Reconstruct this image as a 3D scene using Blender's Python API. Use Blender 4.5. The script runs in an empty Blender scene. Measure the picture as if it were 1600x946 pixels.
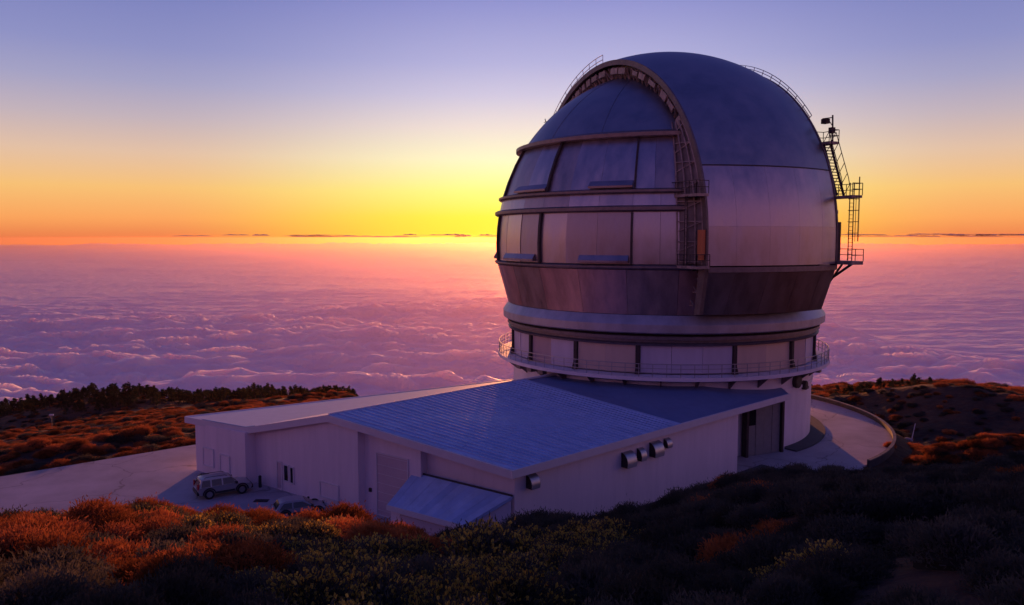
import bpy, bmesh, math, random
import numpy as np
from mathutils import Vector, Matrix

random.seed(7)
rng = np.random.default_rng(7)
S = bpy.context.scene
COL = S.collection
R = math.radians

# ------------------------------------------------------------------ camera, light, exposure
cam = bpy.data.cameras.new('camera')
cam.sensor_width = 36.0
cam.lens = 36.0 * 1225.0 / 1600.0
cam.clip_start = 0.1
cam.clip_end = 200000.0
cam_o = bpy.data.objects.new('camera', cam)
COL.objects.link(cam_o)
cam_o.location = (0, 0, 0)
cam_o.rotation_euler = (R(90 - 4.713), 0, 0)
S.camera = cam_o

SUN_AZ, SUN_EL = R(3.2), R(3.5)
sun_dir = Vector((math.sin(SUN_AZ) * math.cos(SUN_EL), math.cos(SUN_AZ) * math.cos(SUN_EL), math.sin(SUN_EL)))
sun = bpy.data.lights.new('sun', 'SUN')
sun.energy = 5.0
sun.angle = R(0.6)
sun.color = (1.0, 0.33, 0.11)
sun_o = bpy.data.objects.new('sun', sun)
COL.objects.link(sun_o)
sun_o.rotation_euler = sun_dir.to_track_quat('Z', 'Y').to_euler()

S.view_settings.view_transform = 'Standard'
S.view_settings.look = 'None'
S.view_settings.exposure = 0.0
S.view_settings.gamma = 1.0


def lin(c):
    return tuple(((v / 255.0) / 12.92 if v / 255.0 <= 0.04045 else ((v / 255.0 + 0.055) / 1.055) ** 2.4) for v in c) + (1.0,)


W = bpy.data.worlds.new('World')
S.world = W
W.use_nodes = True


def build_world():
    nt = W.node_tree
    n, l = nt.nodes, nt.links
    bg = n['Background']
    tc = n.new('ShaderNodeTexCoord')
    sep = n.new('ShaderNodeSeparateXYZ')
    l.new(tc.outputs['Generated'], sep.inputs[0])

    def M(op, a, b=None, c=None):
        m = n.new('ShaderNodeMath')
        m.operation = op
        for i, v in enumerate((a, b, c)):
            if v is None:
                continue
            if isinstance(v, (int, float)):
                m.inputs[i].default_value = v
            else:
                l.new(v, m.inputs[i])
        return m.outputs[0]
    x, y, z = sep.outputs
    # horizontal angle from the sun
    hl = M('SQRT', M('ADD', M('ADD', M('MULTIPLY', x, x), M('MULTIPLY', y, y)), 1e-6))
    dt = M('DIVIDE', M('ADD', M('MULTIPLY', x, math.sin(SUN_AZ)), M('MULTIPLY', y, math.cos(SUN_AZ))), hl)
    ang = M('ARCCOSINE', M('MINIMUM', M('MAXIMUM', dt, -1.0), 1.0))
    zz = M('MAXIMUM', z, 0.0)

    def ramp(stops):
        r = n.new('ShaderNodeValToRGB')
        r.color_ramp.interpolation = 'LINEAR'
        el = r.color_ramp.elements
        while len(el) < len(stops):
            el.new(0.5)
        for e, (p, c) in zip(el, stops):
            e.position = p
            e.color = lin(c)
        l.new(zz, r.inputs[0])
        return r.outputs[0]

    zen = [(0.40, (82, 88, 150)), (0.60, (56, 64, 138)), (1.0, (40, 53, 126))]
    near = ramp([(0.0, (255, 226, 18)), (0.026, (255, 238, 40)), (0.058, (255, 250, 125)), (0.098, (255, 246, 196)),
                 (0.137, (240, 222, 212)), (0.175, (208, 198, 222)), (0.213, (180, 176, 218)), (0.282, (144, 145, 205))] + zen)
    mid = ramp([(0.0, (230, 118, 70)), (0.022, (248, 160, 88)), (0.058, (246, 190, 112)), (0.098, (226, 190, 162)),
                (0.137, (194, 176, 184)), (0.175, (164, 160, 194)), (0.213, (142, 144, 194)), (0.282, (118, 124, 186))] + zen)
    opp = ramp([(0.0, (255, 152, 136)), (0.04, (255, 156, 148)), (0.10, (246, 156, 164)), (0.17, (206, 140, 176)),
                (0.282, (130, 104, 168)), (0.40, (78, 76, 144)), (0.60, (50, 58, 130)), (1.0, (40, 53, 126))])

    def mapr(v, a, b):
        m = n.new('ShaderNodeMapRange')
        m.interpolation_type = 'SMOOTHSTEP'
        m.inputs['From Min'].default_value = a
        m.inputs['From Max'].default_value = b
        l.new(v, m.inputs['Value'])
        return m.outputs['Result']

    def mix(f, a, b):
        m = n.new('ShaderNodeMix')
        m.data_type = 'RGBA'
        l.new(f, m.inputs[0])
        l.new(a, m.inputs[6])
        l.new(b, m.inputs[7])
        return m.outputs[2]
    c1 = mix(mapr(ang, R(3), R(28)), near, mid)
    c2 = mix(mapr(ang, R(40), R(125)), c1, opp)
    sky = n.new('ShaderNodeTexSky')
    sky.sky_type = 'NISHITA'
    sky.sun_disc = False
    sky.sun_elevation = SUN_EL
    sky.sun_rotation = SUN_AZ
    sky.altitude = 2270
    sky.dust_density = 3.0
    sky.ozone_density = 3.0
    ad = n.new('ShaderNodeMix')
    ad.data_type = 'RGBA'
    ad.blend_type = 'ADD'
    ad.inputs[0].default_value = 0.006
    l.new(c2, ad.inputs[6])
    l.new(sky.outputs[0], ad.inputs[7])
    l.new(ad.outputs[2], bg.inputs[0])
    bg.inputs[1].default_value = 1.0


build_world()

# ------------------------------------------------------------------ small helpers


def tag(o, label=None, cat=None, group=None, kind=None):
    if label:
        o['label'] = label
    if cat:
        o['category'] = cat
    if group:
        o['group'] = group
    if kind:
        o['kind'] = kind
    return o


def empty(name, loc, label=None, cat=None, group=None, rz=0.0):
    o = bpy.data.objects.new(name, None)
    COL.objects.link(o)
    o.location = loc
    o.rotation_euler = (0, 0, rz)
    o.empty_display_size = 0.5
    return tag(o, label, cat, group)


def root_loc(p):
    v = Vector((0, 0, 0))
    while p is not None:
        v = v + p.location
        p = p.parent
    return v


class MB:
    """collects vertices and faces for one mesh"""

    def __init__(s):
        s.v, s.f, s.m = [], [], []

    def add(s, vs, fs, mi=0):
        b = len(s.v)
        s.v.extend([tuple(q) for q in vs])
        for f in fs:
            s.f.append(tuple(b + i for i in f))
            s.m.append(mi)
        return s

    def hexa(s, p, mi=0):
        return s.add(p, [(0, 3, 2, 1), (4, 5, 6, 7), (0, 1, 5, 4), (1, 2, 6, 5), (2, 3, 7, 6), (3, 0, 4, 7)], mi)

    def box(s, c, d, ux=(1, 0, 0), uy=(0, 1, 0), uz=(0, 0, 1), mi=0):
        c, ux, uy, uz = Vector(c), Vector(ux), Vector(uy), Vector(uz)
        a, b, e = ux * d[0] / 2, uy * d[1] / 2, uz * d[2] / 2
        return s.hexa([c - a - b - e, c + a - b - e, c + a + b - e, c - a + b - e,
                       c - a - b + e, c + a - b + e, c + a + b + e, c - a + b + e], mi)

    def bar(s, p, q, r, n=5, r2=None, mi=0):
        p, q = Vector(p), Vector(q)
        d = q - p
        if d.length < 1e-6:
            return s
        d.normalize()
        a = d.orthogonal().normalized()
        b = d.cross(a)
        r2 = r if r2 is None else r2
        vs = []
        for k in range(n):
            t = 2 * math.pi * k / n
            o = a * math.cos(t) + b * math.sin(t)
            vs.append(p + o * r)
            vs.append(q + o * r2)
        fs = [(2 * k, 2 * ((k + 1) % n), 2 * ((k + 1) % n) + 1, 2 * k + 1) for k in range(n)]
        fs.append(tuple(2 * k for k in range(n))[::-1])
        fs.append(tuple(2 * k + 1 for k in range(n)))
        return s.add(vs, fs, mi)

    def path(s, pts, r, n=5, mi=0):
        for a, b in zip(pts[:-1], pts[1:]):
            s.bar(a, b, r, n, mi=mi)
        return s

    def grid(s, rows, mi=0, close=False):
        """rows: list of equally long point lists"""
        m = len(rows[0])
        vs = [p for r in rows for p in r]
        fs = []
        for i in range(len(rows) - 1):
            for j in range(m - 1 + (1 if close else 0)):
                j2 = (j + 1) % m
                fs.append((i * m + j, i * m + j2, (i + 1) * m + j2, (i + 1) * m + j))
        return s.add(vs, fs, mi)

    def slab(s, rows_out, rows_in, mi=0):
        """closed solid between two grids of the same layout"""
        nr, m = len(rows_out), len(rows_out[0])
        b = nr * m
        vs = [p for r in rows_out for p in r] + [p for r in rows_in for p in r]
        fs = []
        for i in range(nr - 1):
            for j in range(m - 1):
                a = i * m + j
                fs.append((a, a + 1, a + m + 1, a + m))
                fs.append((b + a, b + a + m, b + a + m + 1, b + a + 1))
        for j in range(m - 1):
            fs.append((j, b + j, b + j + 1, j + 1))
            k = (nr - 1) * m + j
            fs.append((k, k + 1, b + k + 1, b + k))
        for i in range(nr - 1):
            k = i * m
            fs.append((k, k + m, b + k + m, b + k))
            k = i * m + m - 1
            fs.append((k, b + k, b + k + m, k + m))
        return s.add(vs, fs, mi)

    def build(s, name, mats, parent=None, smooth=False, local=False, fix=True):
        me = bpy.data.meshes.new(name)
        off = Vector((0, 0, 0)) if (local or parent is None) else root_loc(parent)
        me.from_pydata([(v[0] - off.x, v[1] - off.y, v[2] - off.z) for v in s.v], [], s.f)
        if not isinstance(mats, (list, tuple)):
            mats = [mats]
        for m in mats:
            me.materials.append(m)
        if len(mats) > 1:
            me.polygons.foreach_set('material_index', s.m)
        if fix:
            bm = bmesh.new()
            bm.from_mesh(me)
            bmesh.ops.recalc_face_normals(bm, faces=bm.faces)
            bm.to_mesh(me)
            bm.free()
        if smooth:
            me.polygons.foreach_set('use_smooth', [True] * len(me.polygons))
            try:
                me.set_sharp_from_angle(angle=R(35))
            except Exception:
                pass
        me.update()
        o = bpy.data.objects.new(name, me)
        COL.objects.link(o)
        if parent is not None:
            o.parent = parent
        return o


# ------------------------------------------------------------------ numpy noise
_perm = rng.permutation(256)
_perm = np.concatenate([_perm, _perm])
_ga = rng.random(256) * 2 * np.pi


def perlin(x, y):
    xi, yi = np.floor(x).astype(int), np.floor(y).astype(int)
    xf, yf = x - xi, y - yi
    u, v = xf * xf * xf * (xf * (xf * 6 - 15) + 10), yf * yf * yf * (yf * (yf * 6 - 15) + 10)

    def g(ix, iy, dx, dy):
        h = _perm[(_perm[ix & 255] + iy) & 255]
        return np.cos(_ga[h]) * dx + np.sin(_ga[h]) * dy
    a, b = g(xi, yi, xf, yf), g(xi + 1, yi, xf - 1, yf)
    c, d = g(xi, yi + 1, xf, yf - 1), g(xi + 1, yi + 1, xf - 1, yf - 1)
    return (a + u * (b - a)) * (1 - v) + (c + u * (d - c)) * v


def fbm(x, y, o=4, gain=0.5):
    t, a, f = 0.0, 1.0, 1.0
    for k in range(o):
        t = t + a * perlin(x * f + 17.3 * k, y * f - 9.1 * k)
        a *= gain
        f *= 2.03
    return t


def sstep(a, b, x):
    t = np.clip((x - a) / (b - a), 0, 1)
    return t * t * (3 - 2 * t)


# ------------------------------------------------------------------ materials
def mat(name, base, rough=0.7, metal=0.0, var=0.0, scale=3.0, bump=0.0, bscale=20.0, stretch=(1, 1, 1), spec=0.5, rvar=0.0):
    m = bpy.data.materials.new(name)
    m.use_nodes = True
    nt = m.node_tree
    n, l = nt.nodes, nt.links
    p = n['Principled BSDF']
    p.inputs['Base Color'].default_value = (*base, 1)
    p.inputs['Roughness'].default_value = rough
    p.inputs['Metallic'].default_value = metal
    p.inputs['Specular IOR Level'].default_value = spec
    tc = n.new('ShaderNodeTexCoord')
    mp = n.new('ShaderNodeMapping')
    mp.inputs['Scale'].default_value = stretch
    l.new(tc.outputs['Object'], mp.inputs[0])
    if var or rvar:
        no = n.new('ShaderNodeTexNoise')
        no.inputs['Scale'].default_value = scale
        no.inputs['Detail'].default_value = 6
        no.inputs['Roughness'].default_value = 0.65
        l.new(mp.outputs[0], no.inputs['Vector'])
        if var:
            r = n.new('ShaderNodeValToRGB')
            r.color_ramp.elements[0].position = 0.3
            r.color_ramp.elements[1].position = 0.7
            r.color_ramp.elements[0].color = tuple(max(0, c * (1 - var)) for c in base) + (1,)
            r.color_ramp.elements[1].color = tuple(min(1, c * (1 + var)) for c in base) + (1,)
            l.new(no.outputs[0], r.inputs[0])
            l.new(r.outputs[0], p.inputs['Base Color'])
        if rvar:
            mr = n.new('ShaderNodeMapRange')
            mr.inputs['From Min'].default_value = 0.3
            mr.inputs['From Max'].default_value = 0.7
            mr.inputs['To Min'].default_value = rough - rvar
            mr.inputs['To Max'].default_value = rough + rvar
            l.new(no.outputs[0], mr.inputs[0])
            l.new(mr.outputs[0], p.inputs['Roughness'])
    if bump:
        nb = n.new('ShaderNodeTexNoise')
        nb.inputs['Scale'].default_value = bscale
        nb.inputs['Detail'].default_value = 5
        l.new(mp.outputs[0], nb.inputs['Vector'])
        b = n.new('ShaderNodeBump')
        b.inputs['Strength'].default_value = bump
        b.inputs['Distance'].default_value = 0.05
        l.new(nb.outputs[0], b.inputs['Height'])
        l.new(b.outputs[0], p.inputs['Normal'])
    return m


M_CLAD = mat('aluminium_cladding', (0.47, 0.415, 0.455), 0.41, 0.9, 0.20, 0.7, 0.3, 0.6, (1, 1, 0.4), rvar=0.10)
M_CLADA = mat('aluminium_cladding_fresh', (0.54, 0.465, 0.49), 0.38, 0.9, 0.18, 0.8, 0.28, 0.7, (1, 1, 0.35), rvar=0.09)
M_CLADB = mat('aluminium_cladding_dull', (0.39, 0.335, 0.37), 0.46, 0.9, 0.22, 0.8, 0.3, 0.7, (1, 1, 0.35), rvar=0.10)
M_BELT = mat('belt_metal', (0.50, 0.48, 0.52), 0.55, 0.75, 0.18, 0.8, 0.2, 1.5, (1, 1, 0.6), rvar=0.06)
M_SKIRTL = mat('warm_skirt_metal', (0.56, 0.36, 0.34), 0.45, 0.85, 0.3, 0.7, 0.2, 1.2, (1, 1, 0.25), rvar=0.08)
M_VENTA = mat('cream_vent_sheet', (0.70, 0.53, 0.42), 0.5, 0.15, 0.08, 0.8, 0.1, 3.0, (1, 1, 0.2))
M_VENTB = mat('grey_vent_sheet', (0.64, 0.57, 0.66), 0.5, 0.15, 0.08, 0.8, 0.1, 3.0, (1, 1, 0.2))
M_VENTC = mat('rosy_vent_sheet', (0.52, 0.37, 0.39), 0.5, 0.15, 0.08, 0.8, 0.1, 3.0, (1, 1, 0.2))
M_SIDE = mat('side_wall_sheet', (0.20, 0.165, 0.16), 0.6, 0.3, 0.3, 1.0, 0.2, 2.0)
M_SKIRTM = mat('brown_skirt_metal', (0.38, 0.29, 0.28), 0.5, 0.85, 0.3, 0.9, 0.2, 1.2, (1, 1, 0.25), rvar=0.08)
M_DOME = mat('dome_skin', (0.31, 0.31, 0.35), 0.42, 0.88, 0.16, 0.5, 0.22, 0.5, rvar=0.08)
M_SKIRT = mat('weathered_skirt_metal', (0.26, 0.22, 0.22), 0.5, 0.8, 0.25, 0.9, 0.15, 1.0, (1, 1, 0.25), rvar=0.08)
M_TRIM = mat('trim_metal', (0.21, 0.175, 0.185), 0.5, 0.7, 0.2, 2.0)
M_DARK = mat('dark_brown_steel', (0.055, 0.040, 0.040), 0.6, 0.3, 0.3, 3.0)
M_BLACK = mat('shadow_gap_steel', (0.02, 0.018, 0.02), 0.8)
M_TRUSS = mat('truss_steel', (0.32, 0.26, 0.24), 0.6, 0.4, 0.4, 1.5)
M_EDGE = mat('arch_edge_steel', (0.17, 0.14, 0.14), 0.55, 0.5, 0.25, 1.2)
M_PAINT = mat('white_drum_paint', (0.84, 0.74, 0.76), 0.6, 0, 0.08, 1.0, 0.08, 6.0, (1, 1, 0.25))
M_WALL = mat('white_wall_sheet', (0.86, 0.71, 0.73), 0.55, 0, 0.07, 1.3, 0.05, 5.0, (1, 1, 0.12))
M_FASCIA = mat('fascia_paint', (0.74, 0.66, 0.67), 0.5, 0, 0.05, 1.0)
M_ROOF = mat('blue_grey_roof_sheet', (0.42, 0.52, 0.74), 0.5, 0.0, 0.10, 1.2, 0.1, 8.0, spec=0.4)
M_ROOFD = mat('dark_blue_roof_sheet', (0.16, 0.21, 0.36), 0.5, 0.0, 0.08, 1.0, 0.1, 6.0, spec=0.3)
M_ROOFW = mat('pale_roof_sheet', (0.60, 0.56, 0.60), 0.5, 0.0, 0.06, 1.2, 0.08, 8.0)
M_GLASS = mat('dark_window_glass', (0.02, 0.02, 0.03), 0.12, 0, spec=0.8)
M_DOOR = mat('grey_steel_door', (0.26, 0.25, 0.25), 0.55, 0.2, 0.1, 2.0)
M_PALEDOOR = mat('pale_pink_door', (0.62, 0.47, 0.50), 0.5, 0, 0.05, 1.0)
M_GALV = mat('galvanised_hood', (0.48, 0.48, 0.51), 0.45, 0.85, 0.08, 3.0)
M_RAIL = mat('railing_steel', (0.42, 0.38, 0.40), 0.45, 0.6)
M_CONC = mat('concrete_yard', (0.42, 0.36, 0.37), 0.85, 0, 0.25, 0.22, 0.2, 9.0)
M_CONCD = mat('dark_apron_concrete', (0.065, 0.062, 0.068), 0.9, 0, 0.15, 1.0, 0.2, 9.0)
M_KERB = mat('kerb_stone', (0.07, 0.06, 0.06), 0.8, 0, 0.2, 1.5, 0.2, 12.0)
M_KERB2 = mat('lit_tone_coping', (0.17, 0.14, 0.135), 0.8, 0, 0.2, 1.5, 0.2, 12.0)  # paler kerb stone: light falling on the wall top is put into the colour
M_ROCK = mat('pale_rock', (0.30, 0.25, 0.23), 0.85, 0, 0.3, 2.5, 0.6, 5.0)
M_ORANGE = mat('orange_lit_cabinet', (0.62, 0.20, 0.07), 0.5)  # orange light on the cabinet is put into its base colour
M_TYRE = mat('rubber', (0.02, 0.02, 0.02), 0.8)
M_RIM = mat('alloy', (0.4, 0.4, 0.42), 0.35, 0.9)
M_SILVER = mat('silver_car_paint', (0.42, 0.41, 0.42), 0.3, 0.5, spec=0.6)
M_WHITECAR = mat('pale_car_paint', (0.36, 0.35, 0.37), 0.35, 0.1, spec=0.6)
M_RED = mat('tail_light_red', (0.55, 0.03, 0.03), 0.25)
M_PLASTIC = mat('black_plastic', (0.025, 0.025, 0.028), 0.6)
M_SOIL = bpy.data.materials.new('volcanic_soil')


def build_soil():
    m = M_SOIL
    m.use_nodes = True
    n, l = m.node_tree.nodes, m.node_tree.links
    p = n['Principled BSDF']
    p.inputs['Roughness'].default_value = 0.95
    p.inputs['Specular IOR Level'].default_value = 0.1
    tc = n.new('ShaderNodeTexCoord')
    a = n.new('ShaderNodeTexNoise')
    a.inputs['Scale'].default_value = 0.12
    a.inputs['Detail'].default_value = 8
    a.inputs['Roughness'].default_value = 0.7
    l.new(tc.outputs['Object'], a.inputs['Vector'])
    r = n.new('ShaderNodeValToRGB')
    r.color_ramp.elements[0].position = 0.36
    r.color_ramp.elements[1].position = 0.66
    r.color_ramp.elements[0].color = (0.035, 0.026, 0.022, 1)
    r.color_ramp.elements[1].color = (0.15, 0.068, 0.036, 1)
    l.new(a.outputs[0], r.inputs[0])
    l.new(r.outputs[0], p.inputs['Base Color'])
    b = n.new('ShaderNodeTexNoise')
    b.inputs['Scale'].default_value = 1.1
    b.inputs['Detail'].default_value = 8
    l.new(tc.outputs['Object'], b.inputs['Vector'])
    bu = n.new('ShaderNodeBump')
    bu.inputs['Strength'].default_value = 0.8
    bu.inputs['Distance'].default_value = 0.5
    l.new(b.outputs[0], bu.inputs['Height'])
    l.new(bu.outputs[0], p.inputs['Normal'])


build_soil()


def crack(m, scale, width, dark):
    """thin wandering cracks in a paved surface"""
    n, l = m.node_tree.nodes, m.node_tree.links
    p = n['Principled BSDF']
    src_ = p.inputs['Base Color'].links[0].from_socket
    tc = n.new('ShaderNodeTexCoord')
    w1 = n.new('ShaderNodeTexNoise')
    w1.inputs['Scale'].default_value = scale * 4
    mixv = n.new('ShaderNodeVectorMath')
    mixv.operation = 'MULTIPLY_ADD'
    l.new(tc.outputs['Object'], w1.inputs['Vector'])
    l.new(w1.outputs['Color'], mixv.inputs[0])
    mixv.inputs[1].default_value = (2.5, 2.5, 0)
    l.new(tc.outputs['Object'], mixv.inputs[2])
    v = n.new('ShaderNodeTexVoronoi')
    v.feature = 'DISTANCE_TO_EDGE'
    v.inputs['Scale'].default_value = scale
    l.new(mixv.outputs[0], v.inputs['Vector'])
    mr = n.new('ShaderNodeMapRange')
    mr.inputs['From Max'].default_value = width
    mr.inputs['To Min'].default_value = dark
    mr.inputs['To Max'].default_value = 1.0
    l.new(v.outputs['Distance'], mr.inputs[0])
    mx = n.new('ShaderNodeMix')
    mx.data_type = 'RGBA'
    mx.blend_type = 'MULTIPLY'
    mx.inputs[0].default_value = 1.0
    l.new(src_, mx.inputs[6])
    l.new(mr.outputs[0], mx.inputs[7])
    l.new(mx.outputs[2], p.inputs['Base Color'])


crack(M_CONC, 0.14, 0.012, 0.55)


def leaf_mat(name, base, var=0.35, trans=0.45):
    m = bpy.data.materials.new(name)
    m.use_nodes = True
    n, l = m.node_tree.nodes, m.node_tree.links
    for q in list(n):
        if q.type != 'OUTPUT_MATERIAL':
            n.remove(q)
    out = [q for q in n if q.type == 'OUTPUT_MATERIAL'][0]
    oi = n.new('ShaderNodeObjectInfo')
    geo = n.new('ShaderNodeNewGeometry')
    no = n.new('ShaderNodeTexNoise')
    no.inputs['Scale'].default_value = 1.4
    no.inputs['Detail'].default_value = 3
    l.new(geo.outputs['Position'], no.inputs['Vector'])
    ad = n.new('ShaderNodeMath')
    ad.operation = 'ADD'
    l.new(no.outputs[0], ad.inputs[0])
    sc = n.new('ShaderNodeMath')
    sc.operation = 'MULTIPLY_ADD'
    l.new(oi.outputs['Random'], sc.inputs[0])
    sc.inputs[1].default_value = 0.5
    sc.inputs[2].default_value = -0.25
    l.new(sc.outputs[0], ad.inputs[1])
    r = n.new('ShaderNodeValToRGB')
    r.color_ramp.elements[0].position = 0.25
    r.color_ramp.elements[1].position = 0.8
    r.color_ramp.elements[0].color = tuple(c * (1 - var) for c in base) + (1,)
    r.color_ramp.elements[1].color = tuple(c * (1 + var) for c in base) + (1,)
    l.new(ad.outputs[0], r.inputs[0])
    d = n.new('ShaderNodeBsdfDiffuse')
    t = n.new('ShaderNodeBsdfTranslucent')
    l.new(r.outputs[0], d.inputs[0])
    l.new(r.outputs[0], t.inputs[0])
    mx = n.new('ShaderNodeMixShader')
    mx.inputs[0].default_value = trans
    l.new(d.outputs[0], mx.inputs[1])
    l.new(t.outputs[0], mx.inputs[2])
    l.new(mx.outputs[0], out.inputs[0])
    return m


M_LEAF = leaf_mat('broom_twigs', (0.085, 0.078, 0.066))
M_LEAFB = leaf_mat('dry_broom_twigs', (0.38, 0.125, 0.045), 0.55, 0.33)
M_FLOWER = leaf_mat('yellow_broom_flowers', (0.62, 0.43, 0.09), 0.3, 0.4)
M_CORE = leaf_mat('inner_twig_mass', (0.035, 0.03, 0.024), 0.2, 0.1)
M_PINE = leaf_mat('pine_needles', (0.045, 0.05, 0.03), 0.3, 0.3)
M_BARK = mat('pine_bark', (0.09, 0.06, 0.045), 0.9)

# ------------------------------------------------------------------ the ground
AX, AY = 14.93, 79.6
ZG = -18.5
YARD_R = 21.9
yard_poly = []
for k in range(0, 41):
    t = R(38 + (205 - 38) * k / 40.0)      # round the tower, clockwise seen from -Y through +X
    yard_poly.append((AX + YARD_R * math.sin(t), AY - YARD_R * math.cos(t)))
yard_poly += [(-12.0, 84.6), (-28.5, 69.1), (-39.8, 59.6), (-62.0, 41.0), (-60.0, 33.0), (-30.0, 36.0), (0.0, 37.0), (20.0, 46.0), (27.2, 56.0)]


def poly_sd(x, y, poly):
    """signed distance, negative inside"""
    d = np.full(x.shape, 1e18)
    ins = np.zeros(x.shape, bool)
    n = len(poly)
    for i in range(n):
        ax, ay = poly[i]
        bx, by = poly[(i + 1) % n]
        ex, ey = bx - ax, by - ay
        t = np.clip(((x - ax) * ex + (y - ay) * ey) / (ex * ex + ey * ey), 0, 1)
        d = np.minimum(d, (x - ax - ex * t) ** 2 + (y - ay - ey * t) ** 2)
        c = ((ay > y) != (by > y)) & (x < (bx - ax) * (y - ay) / (by - ay + 1e-12) + ax)
        ins ^= c
    return np.where(ins, -1, 1) * np.sqrt(d)


# brow of the near slope: direction x/y, fall per metre to the brow, metres to the brow
BROW = np.array([(-0.95, .34, 30), (-0.62, .357, 31), (-0.52, .352, 31), (-0.46, .347, 30), (-0.35, .362, 30), (-0.27, .377, 28), (-0.2, .384, 27),
                 (-0.125, .392, 26), (-0.062, .386, 26), (0.04, .369, 28), (0.125, .369, 31), (0.2, .353, 33), (0.285, .313, 36),
                 (0.355, .303, 38), (0.47, .296, 39), (0.55, .286, 40), (0.63, .278, 40), (0.9, .262, 40)])


def ground(x, y, noise=True):
    x = np.asarray(x, float)
    y = np.asarray(y, float)
    sd = poly_sd(x, y, yard_poly)
    s = np.maximum(sd, 0)
    left = np.interp(s, [0, 8, 30, 130, 330, 430, 520, 1500, 4000], [-18.62, -20.0, -25.2, -44.5, -84.5, -114, -150, -560, -800])
    right = np.interp(s, [0, 27, 45, 64, 82, 190, 280, 600, 1800, 4000], [-18.62, -32.8, -30.4, -26.2, -30.0, -47.0, -70, -170, -620, -800])
    u = x / np.maximum(y, 25.0)
    far = left + (right - left) * sstep(0.2, 0.42, u)
    far = far + 11.0 * np.exp(-((x + 275) / 65.0) ** 2 - ((y - 380) / 50.0) ** 2) - 4.6 * sstep(.56, .40, u) * sstep(.3, .36, u) * sstep(8, 50, s)
    far = far + 7.0 * np.exp(-((x + 205) / 50.0) ** 2 - ((y - 385) / 45.0) ** 2)
    bank = np.exp(-((s - 11 - 0.05 * (x + 40)) / 5.0) ** 2) * sstep(-30, -38, x) * 1.5
    far = far + bank - sstep(-.22, -.12, u) * sstep(.2, .0, u) * np.clip(s - 12, 0, 400) * .16
    tn = np.interp(u, BROW[:, 0], BROW[:, 1]) + np.interp(u, [-.5, -.3, -.24, -.16, -.1, .1, .3, .4, .5, .6], [.020, .008, -.003, .006, .021, .018, .010, .016, .026, .028])
    yc = np.interp(u, BROW[:, 0], BROW[:, 2])
    zc = -tn * yc
    yy = np.maximum(y, -40)
    nearz = np.where(yy < yc, -1.75 + (zc + 1.75) * (yy / yc), zc - 0.60 * (yy - yc))
    nearz = np.where(y < -40, nearz - 0.1 * (-40 - y), nearz)
    # right-hand mound
    mnd = 6.4 * np.exp(-(((x - 41) / 7.5) ** 2 + ((y - 60.5) / 6.0) ** 2)) + 4.2 * np.exp(-(((x - 50) / 9) ** 2 + ((y - 62) / 8.0) ** 2))
    far = far + mnd * sstep(0.5, 4, sd)
    k = 1.2
    h = np.clip(0.5 + 0.5 * (nearz - far) / k, 0, 1)
    z = far + (nearz - far) * h + k * h * (1 - h) * 0.5
    if noise:
        wild = sstep(0.8, 4.0, np.maximum(sd, (nearz - far) * 2.0))
        z = z + wild * (0.55 * fbm(x / 6.0, y / 6.0, 4) + sstep(20, 120, s) * ((2.6 - 1.6 * sstep(.2, .4, u)) * fbm(x / 34.0 + 5, y / 34.0, 4) + 9 * sstep(150, 400, s) * fbm(x / 160.0, y / 160.0 + 3, 3)))
    inside = (sd < 0.6) & (nearz < far + 0.6)
    z = np.where(inside, np.minimum(z, -18.60), z)
    return z


def graded(a, b, step, lo, hi, g=1.12):
    v = list(np.arange(a, b + 1e-6, step))
    d = step
    while v[-1] < hi:
        d *= g
        v.append(v[-1] + d)
    d = step
    while v[0] > lo:
        d *= g
        v.insert(0, v[0] - d)
    return np.array(v)


def np_mesh(name, X, Y, Z, material, smooth=True):
    nr, nc = X.shape
    me = bpy.data.meshes.new(name)
    nv = nr * nc
    co = np.stack([X, Y, Z], -1).reshape(-1, 3).astype(np.float32)
    i, j = np.meshgrid(np.arange(nr - 1), np.arange(nc - 1), indexing='ij')
    a = (i * nc + j).ravel()
    f = np.stack([a, a + 1, a + nc + 1, a + nc], -1)
    me.vertices.add(nv)
    me.vertices.foreach_set('co', co.ravel())
    me.loops.add(f.size)
    me.loops.foreach_set('vertex_index', f.ravel().astype(np.int32))
    me.polygons.add(len(f))
    me.polygons.foreach_set('loop_start', np.arange(0, f.size, 4, dtype=np.int32))
    me.polygons.foreach_set('use_smooth', np.ones(len(f), bool))
    me.update(calc_edges=True)
    me.validate()
    me.materials.append(material)
    o = bpy.data.objects.new(name, me)
    COL.objects.link(o)
    return o


gx = graded(-75, 80, 0.8, -4000, 4000)
gy = graded(2, 135, 0.8, -1500, 4200)
GX, GY = np.meshgrid(gx, gy)
np_mesh('ground', GX, GY, ground(GX, GY), M_SOIL)['kind'] = 'structure'

# yard sheet with a kerbed edge
mb = MB()
n = len(yard_poly)
mb.add([(x, y, ZG) for x, y in yard_poly] + [(x, y, ZG - 0.5) for x, y in yard_poly],
       [tuple(range(n))] + [(i, i + n, (i + 1) % n + n, (i + 1) % n) for i in range(n)])
tag(mb.build('yard_pavement', M_CONC), kind='structure')

# ------------------------------------------------------------------ sea of clouds
M_CLOUD = bpy.data.materials.new('cloud_top')


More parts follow.
